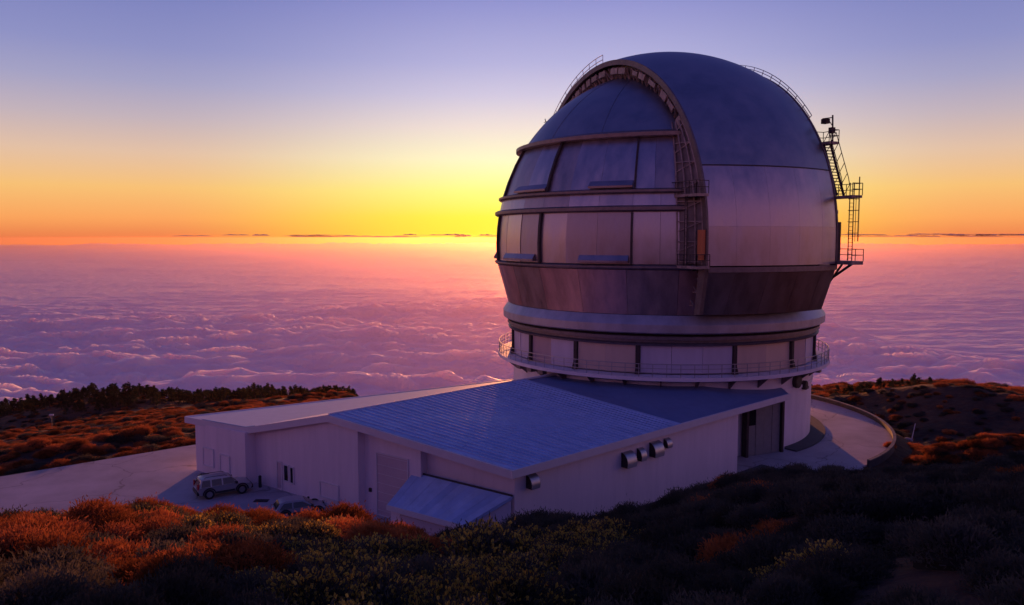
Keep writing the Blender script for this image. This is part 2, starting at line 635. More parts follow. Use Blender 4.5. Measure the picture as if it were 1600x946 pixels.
def build_cloud():
    m = M_CLOUD
    m.use_nodes = True
    n, l = m.node_tree.nodes, m.node_tree.links
    for q in list(n):
        if q.type != 'OUTPUT_MATERIAL':
            n.remove(q)
    out = [q for q in n if q.type == 'OUTPUT_MATERIAL'][0]
    tc = n.new('ShaderNodeTexCoord')
    mp = n.new('ShaderNodeMapping')
    mp.inputs['Scale'].default_value = (0.003, 0.008, 0.004)
    l.new(tc.outputs['Object'], mp.inputs[0])
    no = n.new('ShaderNodeTexNoise')
    no.inputs['Scale'].default_value = 2.2
    no.inputs['Detail'].default_value = 7
    no.inputs['Roughness'].default_value = 0.6
    l.new(mp.outputs[0], no.inputs['Vector'])
    bu = n.new('ShaderNodeBump')
    bu.inputs['Strength'].default_value = 0.85
    bu.inputs['Distance'].default_value = 40.0
    l.new(no.outputs[0], bu.inputs['Height'])
    p = n.new('ShaderNodeBsdfPrincipled')
    p.inputs['Base Color'].default_value = (0.95, 0.81, 0.77, 1)
    p.inputs['Roughness'].default_value = 0.62
    p.inputs['Specular IOR Level'].default_value = 0.6
    p.inputs['Subsurface Weight'].default_value = 1.0
    p.inputs['Subsurface Radius'].default_value = (1.0, 0.75, 0.65)
    p.inputs['Subsurface Scale'].default_value = 62.0
    l.new(bu.outputs[0], p.inputs['Normal'])
    l.new(p.outputs[0], out.inputs[0])


build_cloud()
CLOUD_Z = -700.0


def cloud_h(x, y):
    r = np.hypot(x, y)
    wx = x + 180 * fbm(x / 700.0 + 3, y / 700.0, 3)
    wy = y + 180 * fbm(x / 700.0, y / 700.0 + 8, 3)
    b1 = np.sqrt(np.abs(perlin(wx / 2000.0, wy / 430.0)) * 1.6 + .03)
    b2 = np.sqrt(np.abs(perlin(wx / 880.0 + 7, wy / 200.0)) * 1.6 + .03)
    b3 = np.abs(fbm(wx / 340.0 + 3, wy / 100.0, 3)) * 1.6
    big = fbm(x / 2600.0 + 2, y / 1900.0, 3)
    az = x / np.maximum(y, 1.0)
    lim = 9500 + 2600 * fbm(x / 5200.0, y / 9000.0 + 4, 2) - 3600 * sstep(0.3, 0.5, az)
    rough = 1 - sstep(lim * 0.78, lim * 1.06, r) * 0.80
    h = 30 * big + rough * (82 * b1 + 62 * b2 + 44 * b3)
    h = h + sstep(60000, 74000, r) * (300 * np.clip(fbm(x / 900.0, y / 5000.0, 4) * .7 + fbm(x / 7000.0 + 4, y / 9000.0, 2) * .9, 0, 1) + 90)
    h = h + sstep(15000, 30000, r) * 90 * fbm(x / 3800.0 + 9, y / 9000.0, 3)
    return CLOUD_Z + h - 40


def cloud_sea():
    rr = [1400.0]
    while rr[-1] < 80000:
        rr.append(rr[-1] * (1.0036 if rr[-1] < 11000 else 1.012) + 2)
    rr = np.array(rr)
    fine = np.arange(-40, 40.01, 0.2)
    coarse = np.concatenate([np.arange(-180, -40, 2.5), fine, np.arange(42.5, 180.01, 2.5)])
    A, RR = np.meshgrid(np.radians(coarse), rr)
    X, Y = RR * np.sin(A), RR * np.cos(A)
    o = np_mesh('cloud_sea', X, Y, cloud_h(X, Y), M_CLOUD)
    o['kind'] = 'structure'


cloud_sea()

# thin dark streaks of cloud lying far off along the horizon, beyond the haze
M_STREAK = mat('grey_cloud', (0.42, 0.38, 0.42), 1.0, spec=0.0)
mb = MB()
gs = np.random.default_rng(41)
spans_ = [(-44000, -30000, 3), (-30000, -12000, 6), (-14000, -1000, 8), (41000, 54000, 7), (52000, 72000, 9), (-3000, 40000, 6)]
for x0_, x1_, n_ in spans_:
    for k in range(n_):
        cx_ = gs.uniform(x0_, x1_)
        cz_ = 120 + gs.uniform(-60, 260) + (60 if cx_ > 40000 else 0)
        hl, hh = gs.uniform(700, 3800), gs.uniform(30, 130)
        rows_ = []
        ph = gs.uniform(0, 6)
        for i in range(15):
            t = -1 + 2 * i / 14.0
            w_ = math.sqrt(max(1 - t * t, .0004)) * (1 + .35 * math.sin(7 * t + ph) + .2 * math.sin(17 * t + 2 * ph))
            rows_.append([(cx_ + hl * t, 96000 + 900 * w_ * math.cos(q_), cz_ + max(hh * w_ * math.sin(q_), -hh * .35)) for q_ in np.linspace(0, 2 * math.pi, 8, endpoint=False)])
        mb.grid(rows_, close=True)
tag(mb.build('horizon_clouds', M_STREAK, smooth=True), kind='stuff')

# the air over the clouds
M_HAZE = bpy.data.materials.new('evening_haze')
M_HAZE.use_nodes = True
_n, _l = M_HAZE.node_tree.nodes, M_HAZE.node_tree.links
for _q in list(_n):
    if _q.type != 'OUTPUT_MATERIAL':
        _n.remove(_q)
_pv = _n.new('ShaderNodeVolumePrincipled')
_pv.inputs['Color'].default_value = (0.95, 0.55, 0.32, 1)
_pv.inputs['Density'].default_value = 1.25e-5
_pv.inputs['Anisotropy'].default_value = 0.75
_l.new(_pv.outputs[0], [q for q in _n if q.type == 'OUTPUT_MATERIAL'][0].inputs['Volume'])
mb = MB()
HB = 82000
mb.hexa([(-HB, -HB, -1060), (HB, -HB, -1060), (HB, HB, -1060), (-HB, HB, -1060), (-HB, -HB, 24), (HB, -HB, 24), (HB, HB, 24), (-HB, HB, 24)])
tag(mb.build('haze', M_HAZE), kind='stuff')

# ------------------------------------------------------------------ the observatory tower
tower = empty('observatory', (AX, AY, ZG), 'tall round telescope dome of blue-grey metal on a white drum', 'observatory')


KR = 0.965      # the drum is this much slimmer than the radii written below


def cy(r, deg, z):
    t = R(deg)
    r = r * KR
    return (AX + r * math.sin(t), AY - r * math.cos(t), z)


def lathe(mb, prof, a0=0.0, a1=360.0, n=96, thick=None, mi=0):
    """prof: (r, z) from low to high; a closed solid ring when thick is given or the profile is closed"""
    full = abs(a1 - a0) >= 359.9
    m = n if full else n + 1
    angs = [a0 + (a1 - a0) * k / n for k in range(m)]
    if thick is None:
        mb.grid([[cy(r, a, z) for a in angs] for r, z in prof], mi, close=full)
        if not full:
            mb.add([cy(r, a0, z) for r, z in prof], [tuple(range(len(prof)))], mi)
            mb.add([cy(r, a1, z) for r, z in prof], [tuple(range(len(prof)))[::-1]], mi)
    else:
        mb.slab([[cy(r, a, z) for a in angs] for r, z in prof], [[cy(r - thick, a, z) for a in angs] for r, z in prof], mi)
    return mb


def ring(name, prof, material, a0=0.0, a1=360.0, n=120, parent=tower, smooth=True):
    p = prof + [prof[0]]
    return lathe(MB(), p, a0, a1, n).build(name, material, parent, smooth)


def part_panel(name, prof, a0, a1, material, parent=tower, thick=0.12, n=3, tilt=0.0):
    """a thin panel bent round the tower; few segments keep it faceted like sheet metal"""
    t2 = tilt
    angs = [a0 + (a1 - a0) * k / n for k in range(n + 1)]
    out = [[cy(r + t2 * (k / n - 0.5), a, z) for k, a in enumerate(angs)] for r, z in prof]
    inn = [[cy(r - thick, a, z) for a in angs] for r, z in prof]
    return MB().slab(out, inn).build(name, material, parent, smooth=n > 1)


Z0, RS = -0.8, 17.1


def sph(z, d=0.0):
    return math.sqrt(max((RS + d) ** 2 - (z - Z0) ** 2, 0.0))


# drum
ring('drum_wall', [(14.9, ZG - 0.3), (15.3, ZG - 0.3), (15.3, -11.95), (14.9, -11.95)], M_PAINT)
ring('walkway', [(14.9, -11.90), (15.35, -12.1), (16.7, -11.72), (16.95, -11.72), (16.95, -11.42), (14.9, -11.42)], M_PAINT)
ring('drum_band', [(15.30, -13.45), (15.42, -13.45), (15.42, -13.2), (15.30, -13.2)], M_PAINT, 37, 80, 20)

mb = MB()
for h in (0.38, 0.72, 1.08):
    pts = [cy(16.82, a, -11.42 + h) for a in np.arange(0, 360.1, 3)]
    mb.path(pts, 0.032 if h < 1 else 0.042, 4)
for a in np.arange(0, 360, 4.0):
    mb.bar(cy(16.82, a, -11.42), cy(16.82, a, -10.34), 0.034, 4)
mb.build('walkway_railing', M_RAIL, tower)
for a in np.arange(1.5, 360, 11.25):
    MB().add([cy(15.34, a, -12.75), cy(15.34, a, -12.0), cy(16.6, a, -11.80), cy(16.6, a, -11.74), cy(15.34, a + .45, -12.75), cy(15.34, a + .45, -12.0),
            cy(16.6, a + .3, -11.80), cy(16.6, a + .3, -11.74)],
           [(0, 1, 3, 2), (4, 6, 7, 5), (0, 4, 5, 1), (0, 2, 6, 4), (2, 3, 7, 6), (1, 5, 7, 3)]).build('walkway_bracket', M_TRIM, tower)
for a in (-64, -57, -51, 55):
    MB().box(cy(16.3, a, -12.0), (0.7, 0.5, 0.35), (math.cos(R(a)), math.sin(R(a)), 0), (-math.sin(R(a)), math.cos(R(a)), 0)).build('equipment_box', M_TRIM, tower)

# ring of ventilation panels above the walkway
ring('vent_backing', [(14.8, -11.4), (15.2, -11.4), (15.2, -8.5), (14.8, -8.5)], M_BLACK)
posts = [-125, -103, -80, -61.2, -38.5, -16.9, 14.3, 39.4, 61.5, 79, 96, 117, 140, 165, 190, 213]
mats3 = [M_CLADA, M_CLAD, M_CLADB]
rp = random.Random(3)
for i, a in enumerate(posts):
    b = posts[(i + 1) % len(posts)] + (360 if i == len(posts) - 1 else 0)
    k = max(1, int(round((b - a) / 10.2)))
    for j in range(k):
        p0 = a + 0.75 + (b - a - 1.5) * j / k
        p1 = a + 0.75 + (b - a - 1.5) * (j + 1) / k
        tl = rp.uniform(-0.05, 0.05)
        part_panel('vent_panel', [(15.48, -11.32), (15.48 + tl, -8.98)], p0 + 0.06, p1 - 0.06, [M_VENTA, M_VENTB, M_VENTC][rp.randrange(3)], n=1, tilt=rp.uniform(-.10, .10))
    m = MB()
    m.hexa([cy(15.3, a - .65, -11.36), cy(15.3, a + .65, -11.36), cy(15.72, a + .6, -11.36), cy(15.72, a - .6, -11.36),
            cy(15.3, a - .65, -8.95), cy(15.3, a + .65, -8.95), cy(15.72, a + .6, -8.95), cy(15.72, a - .6, -8.95)])
    m.hexa([cy(15.3, a - .9, -11.36), cy(15.3, a + .9, -11.36), cy(15.9, a + .85, -11.36), cy(15.9, a - .85, -11.36),
            cy(15.3, a - .7, -10.8), cy(15.3, a + .7, -10.8), cy(15.78, a + .6, -10.8), cy(15.78, a - .6, -10.8)])
    m.build('vent_post', M_DARK, tower)
ring('beam_ring', [(15.0, -8.95), (15.80, -8.95), (15.86, -8.80), (15.66, -8.68), (15.66, -8.50), (15.92, -8.46), (15.92, -8.16), (15.0, -8.16)], M_TRIM)
ring('gap_ring', [(14.9, -8.16), (15.55, -8.16), (15.55, -7.9), (14.9, -7.9)], M_BLACK)
ring('belt', [(15.0, -7.92), (16.15, -7.92), (16.36, -7.8), (16.40, -7.15), (16.3, -7.0), (15.85, -6.4), (15.0, -6.4)], M_BELT)

# rotating part: skirt, two rings of panels, cap
ring('inner_skirt', [(15.3, -6.4), (15.7, -6.4), (16.75, -2.6), (16.3, -2.6)], M_BLACK)
for k in range(24):
    a = -95 + 15 * k
    part_panel('skirt_panel', [(15.88, -6.36), (16.45, -4.4), (16.98, -2.62)], a + .05, a + 14.95, [M_SKIRTL, M_SKIRTL, M_SKIRTM][k % 3], n=3)
ring('lower_ring', [(16.6, -2.56), (17.12, -2.56), (17.26, -2.42), (17.26, -2.3), (17.0, -2.16), (16.6, -2.16)], M_TRIM)
ring('middle_ring', [(16.4, 2.14), (17.06, 2.14), (17.24, 2.26), (17.24, 2.52), (17.0, 2.64), (16.4, 2.64)], M_TRIM)
ring('upper_ring', [(16.0, 3.64), (16.75, 3.64), (16.85, 3.74), (16.85, 3.92), (16.55, 4.02), (16.0, 4.02)], M_TRIM)
ring('cap_ring', [(13.8, 8.36), (14.7, 8.36), (15.05, 8.44), (15.05, 8.74), (14.3, 8.98), (13.8, 8.98)], M_TRIM)
ring('wall_backing', [(sph(-2.6, -.45), -2.6), (sph(-2.6, -.15), -2.6), (sph(0, -.15), 0), (sph(2.6, -.15), 2.6), (sph(4, -.15), 4),
                      (sph(6.3, -.15), 6.3), (sph(8.4, -.15), 8.4), (sph(8.4, -.5), 8.4), (sph(4, -.5), 4)], M_BLACK, 47, 353)
ribs = [-109.4, -79.4, -49.1, -18.4, 72, 100, 130, 160, 190, 220]
spans = [(-139.6, -109.4), (-109.4, -79.4), (-79.4, -49.1), (-49.1, -18.4), (-18.4, -0.5), (48, 72), (72, 100), (100, 130), (130, 160), (190, 220)]
zz_lo = [-2.14, -0.5, 1.0, 2.16]
zz_hi = [4.04, 5.5, 7.0, 8.36]
for a, b in spans:
    bu_ = -6.0 if b == -0.5 else b
    b = -2.5 if b == -0.5 else b
    k = 3 if b - a > 26 else 2
    for j in range(k):
        p0, p1 = a + (b - a) * j / k, a + (b - a) * (j + 1) / k
        part_panel('wall_panel', [(sph(z) + (0.03 if j % 2 else 0), z) for z in zz_lo], p0 + .04, p1 - .04, mats3[rp.randrange(3)], n=2, tilt=rp.uniform(-.06, .06))
        q0, q1 = a + (bu_ - a) * j / k, a + (bu_ - a) * (j + 1) / k
        part_panel('upper_panel', [(sph(z) + (0.03 if j % 2 else 0), z) for z in zz_hi], q0 + .04, q1 - .04, mats3[rp.randrange(3)], n=2, tilt=rp.uniform(-.06, .06))
        part_panel('band_panel', [(sph(z) - .02, z) for z in (2.62, 3.1, 3.66)], p0 + .03, p1 - .03, mats3[rp.randrange(3)], n=3)
for a in ribs:
    for lo in (zz_lo, zz_hi):
        up = lo is zz_hi
        m = MB()
        w = 0.42 if a < -40 else 0.26
        aa = a + (1.0 if up and a < -40 else .4 if up else 0)
        m.slab([[cy(sph(z, .24), aa - w, z), cy(sph(z, .24), aa + w, z)] for z in lo], [[cy(sph(z, -.1), aa - w, z), cy(sph(z, -.1), aa + w, z)] for z in lo])
        m.build('rib', M_DARK, tower)
# sloping sills along the feet of some panels
for a0, a1, z in ((-34.2, -19.2, -1.98), (-70, -51.5, -1.98), (-32.2, -18.6, 4.16), (-66, -48.5, 4.16), (-108, -84, -1.98)):
    part_panel('sill', [(sph(z, .34), z - .05), (sph(z, .36), z + .12), (sph(z + .55, .05), z + .55)], a0, a1, M_CLADB, n=3, thick=.3)

# the cap
prof = [(sph(z, .02), z) for z in np.linspace(8.9, 15.6, 18)] + [(sph(z, .02), z) for z in (15.9, 16.1, 16.22, 16.28)] + [(0.02, 16.3)]
lathe(MB(), prof, 0, 360, 96).build('cap', M_DOME, tower, True)
mb = MB()
for a in np.arange(-8.5, 350, 24):
    pts = [[cy(sph(z, .05), a - 0.18, z), cy(sph(z, .05), a + 0.18, z)] for z in np.linspace(9.0, 15.4, 14)]
    inn = [[cy(sph(z, -.05), a - 0.18, z), cy(sph(z, -.05), a + 0.18, z)] for z in np.linspace(9.0, 15.4, 14)]
    mb.slab(pts, inn)
mb.build('cap_seam', M_DOME, tower)

# ------------------------------------------------------------------ the shutter
TH = R(23)
UX, UY = math.sin(TH), -math.cos(TH)
VX, VY = math.cos(TH), math.sin(TH)
RO, SW = 17.95, 6.6
RI = 17.35


def sv(u, v, z):
    return (AX + UX * u + VX * v, AY + UY * u + VY * v, z)


def arch(rho0, v, phi0=0.0, phi1=180.0, n=60, dr=0.0):
    rho = math.sqrt(rho0 ** 2 - v ** 2) + dr
    return [sv(rho * math.cos(R(phi0 + (phi1 - phi0) * k / n)), v, rho * math.sin(R(phi0 + (phi1 - phi0) * k / n))) for k in range(n + 1)]


def shell(vs, lat0, lat1, n, ro, th):
    """piece of the shutter shell between two heights; the front comes first"""
    out, inn = [], []
    for v in vs:
        rho = math.sqrt(ro ** 2 - v ** 2)
        p0, p1 = lat0(rho), lat1(rho)
        out.append([sv(rho * math.cos(p0 + (p1 - p0) * k / n), v, rho * math.sin(p0 + (p1 - p0) * k / n)) for k in range(n + 1)])
        rho -= th
        inn.append([sv(rho * math.cos(p0 + (p1 - p0) * k / n), v, rho * math.sin(p0 + (p1 - p0) * k / n)) for k in range(n + 1)])
    return MB().slab(out, inn)


ZJ = 5.75
vlist = list(np.linspace(-SW, SW, 25))
shut = shell(vlist, lambda rho: math.asin(min(ZJ / rho, 1)) + .003, lambda rho: math.pi - math.asin(min(ZJ / rho, 1)) - .003, 60, RO, 0.3).build('shutter', M_DOME, tower, True)


def shutter_wall(v0, v1, z0, z1, name, m, ro, slope=0.0, nz=6, th=0.3, sgn=1, inset=0.0, parent=shut):
    out, inn = [], []
    for v in np.linspace(v0, v1, 9):
        co, ci = [], []
        for k in range(nz + 1):
            z = z0 + (z1 - z0) * k / nz
            rho = math.sqrt(ro ** 2 - v ** 2)
            u = math.sqrt(max(rho ** 2 - max(z, 0) ** 2, 0)) + slope * (z - z1) - inset
            co.append(sv(sgn * u, v, z))
            ci.append(sv(sgn * (u - th), v, z))
        out.append(co)
        inn.append(ci)
    return MB().slab(out, inn).build(name, m, parent, True)


vb = [-6.6, -4.4, -1.5, 1.5, 4.4, 6.6]
zb = [-2.2, 0.9, ZJ]
for i in range(5):
    for j in range(2):
        g = 0.005
        shutter_wall(vb[i] + g, vb[i + 1] - g, zb[j] + .004, zb[j + 1] - .004, 'shutter_panel', M_CLAD, RO, nz=4)
shutter_wall(-6.6, 6.6, -2.72, -2.3, 'shutter_ledge', M_TRIM, RO + .12, nz=1)
for i in range(5):
    shutter_wall(vb[i] + .01, vb[i + 1] - .01, -6.2, -2.74, 'shutter_skirt', M_SKIRT, RO, slope=0.40, nz=3)
shutter_wall(-6.6, 6.6, -2.2, ZJ - .02, 'rear_panel', M_CLAD, RO, sgn=-1)
shutter_wall(-6.6, 6.6, -6.2, -2.3, 'rear_skirt', M_SKIRT, RO, slope=0.40, sgn=-1)
# thin dark joint strip
jm = MB()
rows_o, rows_i = [], []
for v in vlist:
    rho = math.sqrt(RO ** 2 - v ** 2)
    ro_ = [sv(math.sqrt(rho ** 2 - z ** 2) + .03, v, z) for z in (ZJ - .05, ZJ + .05)]
    ri_ = [sv(math.sqrt(rho ** 2 - z ** 2) - .2, v, z) for z in (ZJ - .05, ZJ + .05)]
    rows_o.append(ro_)
    rows_i.append(ri_)
jm.slab(rows_o, rows_i).build('joint_strip', M_DARK, shut, True)

# arch girders along both edges: edge band, side wall, lattice, inner rail
for sg in (-1, 1):
    ve = sg * SW
    edge_rho = math.sqrt(RO ** 2 - SW ** 2)
    nn = 72

    def ar(dr, v, a0=-0.0, a1=180.0):
        rho = edge_rho + dr
        return [sv(rho * math.cos(R(a0 + (a1 - a0) * k / nn)), v, rho * math.sin(R(a0 + (a1 - a0) * k / nn))) for k in range(nn + 1)]
    m = MB()
    o = sg * 0.18
    m.slab([ar(.05, ve), ar(.05, ve + o)], [ar(-.42, ve), ar(-.42, ve + o)])
    for s0, s1 in ((1, -2.6),):
        pass
    # straight feet of the band below the equator, front and rear
    for sgn in (1, -1):
        m.hexa([sv(sgn * (edge_rho - .62), ve, -2.7), sv(sgn * (edge_rho + .05), ve, -2.7), sv(sgn * (edge_rho + .05), ve + o, -2.7), sv(sgn * (edge_rho - .62), ve + o, -2.7),
                sv(sgn * (edge_rho - .62), ve, 0), sv(sgn * (edge_rho + .05), ve, 0), sv(sgn * (edge_rho + .05), ve + o, 0), sv(sgn * (edge_rho - .62), ve + o, 0)])
    girder = m.build('arch_girder', M_EDGE, tower, True)
    # recessed side wall
    m = MB()
    vi = ve - sg * 0.9
    m.slab([ar(-.3, vi), ar(-.3, vi - sg * .12)], [ar(-2.6, vi), ar(-2.6, vi - sg * .12)])
    for sgn in (1, -1):
        m.hexa([sv(sgn * (edge_rho - 3.0), vi, -5.9), sv(sgn * (edge_rho - 1.6), vi, -5.9), sv(sgn * (edge_rho - 1.6), vi - sg * .12, -5.9), sv(sgn * (edge_rho - 3.0), vi - sg * .12, -5.9),
                sv(sgn * (edge_rho - 2.6), vi, 0), sv(sgn * (edge_rho - .3), vi, 0), sv(sgn * (edge_rho - .3), vi - sg * .12, 0), sv(sgn * (edge_rho - 2.6), vi - sg * .12, 0)])
    m.build('side_wall', M_SIDE, girder, False)
    # lattice bars between outer and inner chords
    m = MB()
    step = 3.0
    a = 0.0
    q = 0

    def inn(ang):
        return -1.75 - .75 * max(0.0, 1 - ang / 50.0)

    def P(dr, ang, v):
        rho = edge_rho + dr
        return sv(rho * math.cos(R(ang)), v, rho * math.sin(R(ang)))
    while a < 179.9:
        m.bar(P(-.6, a, ve), P(inn(a), a, ve - sg * .55), .075, 4)
        if q % 2 == 0:
            m.bar(P(-.6, a, ve), P(inn(a), a + step, ve - sg * .55), .06, 4)
        else:
            m.bar(P(inn(a), a, ve - sg * .55), P(-.6, a + step, ve), .06, 4)
        a += step
        q += 1
    for z in np.arange(-5.5, 0.2, 1.1):
        f = edge_rho - (0.4 * max(0, -2.7 - z))
        m.bar(sv(f - .6, ve, z), sv(f - 2.5, ve - sg * .55, z), .07, 4)
        m.bar(sv(f - 2.5, ve - sg * .55, z), sv(f - 2.5, ve - sg * .55, z + 1.1), .09, 4)
        m.bar(sv(f - .6, ve, z), sv(f - 2.5, ve - sg * .55, z + 1.1), .06, 4)
    m.build('lattice', M_TRUSS, girder)
    m = MB()
    m.path(ar(-1.75, ve - sg * .5), .13, 6)
    m.build('inner_rail', M_EDGE, girder)
    # cladding boxes hung on the girder here and there
    rb = random.Random(5 + sg)
    a = 8
    while a < 172:
        rho = edge_rho - .95
        t = R(a)
        ctr = sv(rho * math.cos(t), ve - sg * .12, rho * math.sin(t))
        rad = Vector((UX * math.cos(t), UY * math.cos(t), math.sin(t)))
        tan = Vector((-UX * math.sin(t), -UY * math.sin(t), math.cos(t)))
        MB().box(ctr, (rb.uniform(.5, 1.3), .25, rb.uniform(.35, .7)), tan, (VX, VY, 0), rad).build('drive_box', M_TRUSS, girder)
        a += rb.uniform(3.5, 9)

# plate and bars that close the open side between the dome skin and the front of the arch
er0 = math.sqrt(RO ** 2 - SW ** 2)
zs_ = np.linspace(-2.1, 9.6, 16)


def leg_pt(f, z, out=0.0):
    a_ = Vector(cy(sph(z, -.18), -6.6, z))
    b_ = Vector(sv(math.sqrt(er0 ** 2 - max(z, 0) ** 2) - .5, -6.55, z))
    d_ = (b_ - a_).normalized()
    return a_.lerp(b_, f) + Vector((d_.y, -d_.x, 0)) * out


MB().slab([[leg_pt(f, z) for f in (0, .5, 1)] for z in zs_], [[leg_pt(f, z, -.12) for f in (0, .5, 1)] for z in zs_]).build('leg_plate', M_SIDE, tower)
for f in (.12, .42, .72, .95):
    MB().path([leg_pt(f, z, .16) for z in zs_], .075, 5).build('leg_bar', M_TRUSS, tower)
m = MB()
for k, z in enumerate(np.arange(-1.9, 9.2, .8)):
    m.bar(leg_pt(.12, z, .16), leg_pt(.95, z + (.8 if k % 2 else 0), .16), .05, 4)
m.build('leg_bracing', M_TRUSS, tower)

# front leg on the open side of the shutter: column, strut, platforms, cabinet
leg = MB()
er = math.sqrt(RO ** 2 - SW ** 2)
leg.box(sv(er - 2.4, -6.75, 0.3), (0.28, 0.28, 5.9))
leg.box(sv(er - 1.35, -6.9, 0.3), (0.22, 0.22, 5.9))
for z in np.arange(-2.0, 3.2, 0.65):
    leg.bar(sv(er - 2.4, -6.75, z), sv(er - 1.35, -6.9, z + .65), .05, 4)
leg.build('front_column', M_DARK, tower)
MB().add([sv(er + .1, -6.9, -2.4), sv(er - .75, -6.9, -2.4), sv(er - 1.25, -6.9, -6.1), sv(er - .55, -6.9, -6.1),
          sv(er + .1, -6.55, -2.4), sv(er - .75, -6.55, -2.4), sv(er - 1.25, -6.55, -6.1), sv(er - .55, -6.55, -6.1)],
         [(0, 1, 2, 3), (4, 7, 6, 5), (0, 4, 5, 1), (1, 5, 6, 2), (2, 6, 7, 3), (3, 7, 4, 0)]).build('front_strut', M_EDGE, tower)
MB().box(sv(er - .35, -6.98, -0.35), (0.55, 0.35, 1.95), (UX, UY, 0), (VX, VY, 0)).box(sv(er - .35, -6.98, -1.55), (0.4, 0.3, .45), (UX, UY, 0), (VX, VY, 0)).build('cabinet', M_ORANGE, tower)


def platform(u0, u1, v0, v1, z, name='platform', parent=tower, rail=1.0, sides='ulv', th=0.22, skip=()):
    m = MB()
    c = sv((u0 + u1) / 2, (v0 + v1) / 2, z - th / 2)
    m.box(c, (abs(u1 - u0), abs(v1 - v0), th), (UX, UY, 0), (VX, VY, 0))
    p = m.build(name, M_TRUSS, parent)
    m = MB()
    cs = [(u0, v0), (u1, v0), (u1, v1), (u0, v1)]
    for i in range(4):
        if i in skip:
            continue
        a, b = cs[i], cs[(i + 1) % 4]
        ln = math.hypot(b[0] - a[0], b[1] - a[1])
        k = max(1, int(round(ln / 0.9)))
        for j in range(k + 1):
            q = (a[0] + (b[0] - a[0]) * j / k, a[1] + (b[1] - a[1]) * j / k)
            m.bar(sv(*q, z), sv(*q, z + rail), .035, 4)
        for h in (rail * .5, rail):
            m.bar(sv(*a, z + h), sv(*b, z + h), .038, 4)
    m.build('railing', M_DARK, p)
    return p


platform(er - 4.6, er + .15, -7.9, -6.75, 3.45, skip=(2,))
platform(er - 4.6, er + .45, -8.0, -6.75, -2.2, skip=(2,), rail=.9)
m = MB()
for du in (-1.3, -1.0):
    m.bar(sv(er + du, -7.9, -2.2), sv(er + du, -7.9, 3.3), .04, 4)
for z in np.arange(-2, 3.3, .35):
    m.bar(sv(er - 1.3, -7.9, z), sv(er - 1.0, -7.9, z), .025, 4)
m.build('front_ladder', M_DARK, tower)

# access way on the far edge of the shutter: three platforms, stair, caged ladder, mast
vA, vB = 6.8, 7.9
p1 = platform(13.55, 15.35, vA, vB, 8.28, skip=(0,))
p2 = platform(15.5, 18.1, vA, vB, 3.55, skip=(0,))
p3 = platform(15.7, 18.25, vA, vB + .2, -1.95, skip=(0,), th=.3)
m = MB()
for v in (6.95, 7.75):
    m.bar(sv(14.55, v, 8.2), sv(16.25, v, 3.6), .11, 4)
    m.path([sv(15.15, v, 9.1), sv(16.7, v, 5.1), sv(16.85, v, 4.5)], .035, 4)
for k in range(17):
    f = (k + .5) / 17
    u, z = 14.55 + 1.7 * f, 8.2 - 4.6 * f
    m.box(sv(u, 7.35, z), (.28, .8, .05), (UX, UY, 0), (VX, VY, 0))
for k in range(6):
    f = k / 5
    u, z = 14.55 + 1.7 * f, 8.2 - 4.6 * f
    for v in (6.95, 7.75):
        m.bar(sv(u, v, z), sv(u + .6, v, z + .9), .03, 4)
m.build('stair', M_DARK, tower)
m = MB()
for v in (7.2, 7.65):
    m.bar(sv(17.45, v, -1.9), sv(17.45, v, 4.6), .045, 4)
for z in np.arange(-1.7, 4.0, .33):
    m.bar(sv(17.45, 7.2, z), sv(17.45, 7.65, z), .025, 4)
for z in np.arange(0.4, 3.4, .95):
    pts = [sv(17.45 + .75 * math.sin(R(t)), 7.42 - .38 * math.cos(R(t)), z) for t in range(0, 181, 30)]
    m.path(pts, .03, 4)
for t in (60, 90, 120):
    m.bar(sv(17.45 + .75 * math.sin(R(t)), 7.42 - .38 * math.cos(R(t)), -.3), sv(17.45 + .75 * math.sin(R(t)), 7.42 - .38 * math.cos(R(t)), 3.5), .025, 4)
m.bar(sv(17.85, 7.8, 3.5), sv(17.85, 7.8, 5.1), .05, 4)
m.build('caged_ladder', M_DARK, tower)
m = MB()
m.bar(sv(14.85, 7.7, 8.2), sv(14.75, 7.7, 10.6), .075, 5)
m.bar(sv(14.75, 7.7, 10.4), sv(13.6, 7.7, 10.45), .05, 4)
m.bar(sv(14.75, 7.7, 9.7), sv(14.2, 7.7, 10.4), .035, 4)
mast = m.build('mast', M_DARK, tower)
MB().box(sv(13.95, 7.7, 10.18), (.55, .5, .42), (UX, UY, 0), (VX, VY, 0)).build('floodlight', M_DARK, mast)
MB().box(sv(14.72, 7.7, 9.3), (.4, .4, .5), (UX, UY, 0), (VX, VY, 0)).build('junction_box', M_DARK, mast)
m = MB()
m.bar(sv(17.9, 7.2, -2.2), sv(15.3, 6.9, -3.9), .11, 4)
m.bar(sv(16.9, 7.2, -2.2), sv(14.9, 6.9, -4.9), .09, 4)
m.build('bracket', M_DARK, tower)
MB().box(sv(16.05, 7.05, -.3), (.75, .7, 3.3), (UX, UY, 0), (VX, VY, 0)).box(sv(15.85, 7.0, 1.45), (.55, .6, .3), (UX, UY, 0), (VX, VY, 0)).build('rear_cabinet', M_DARK, tower)

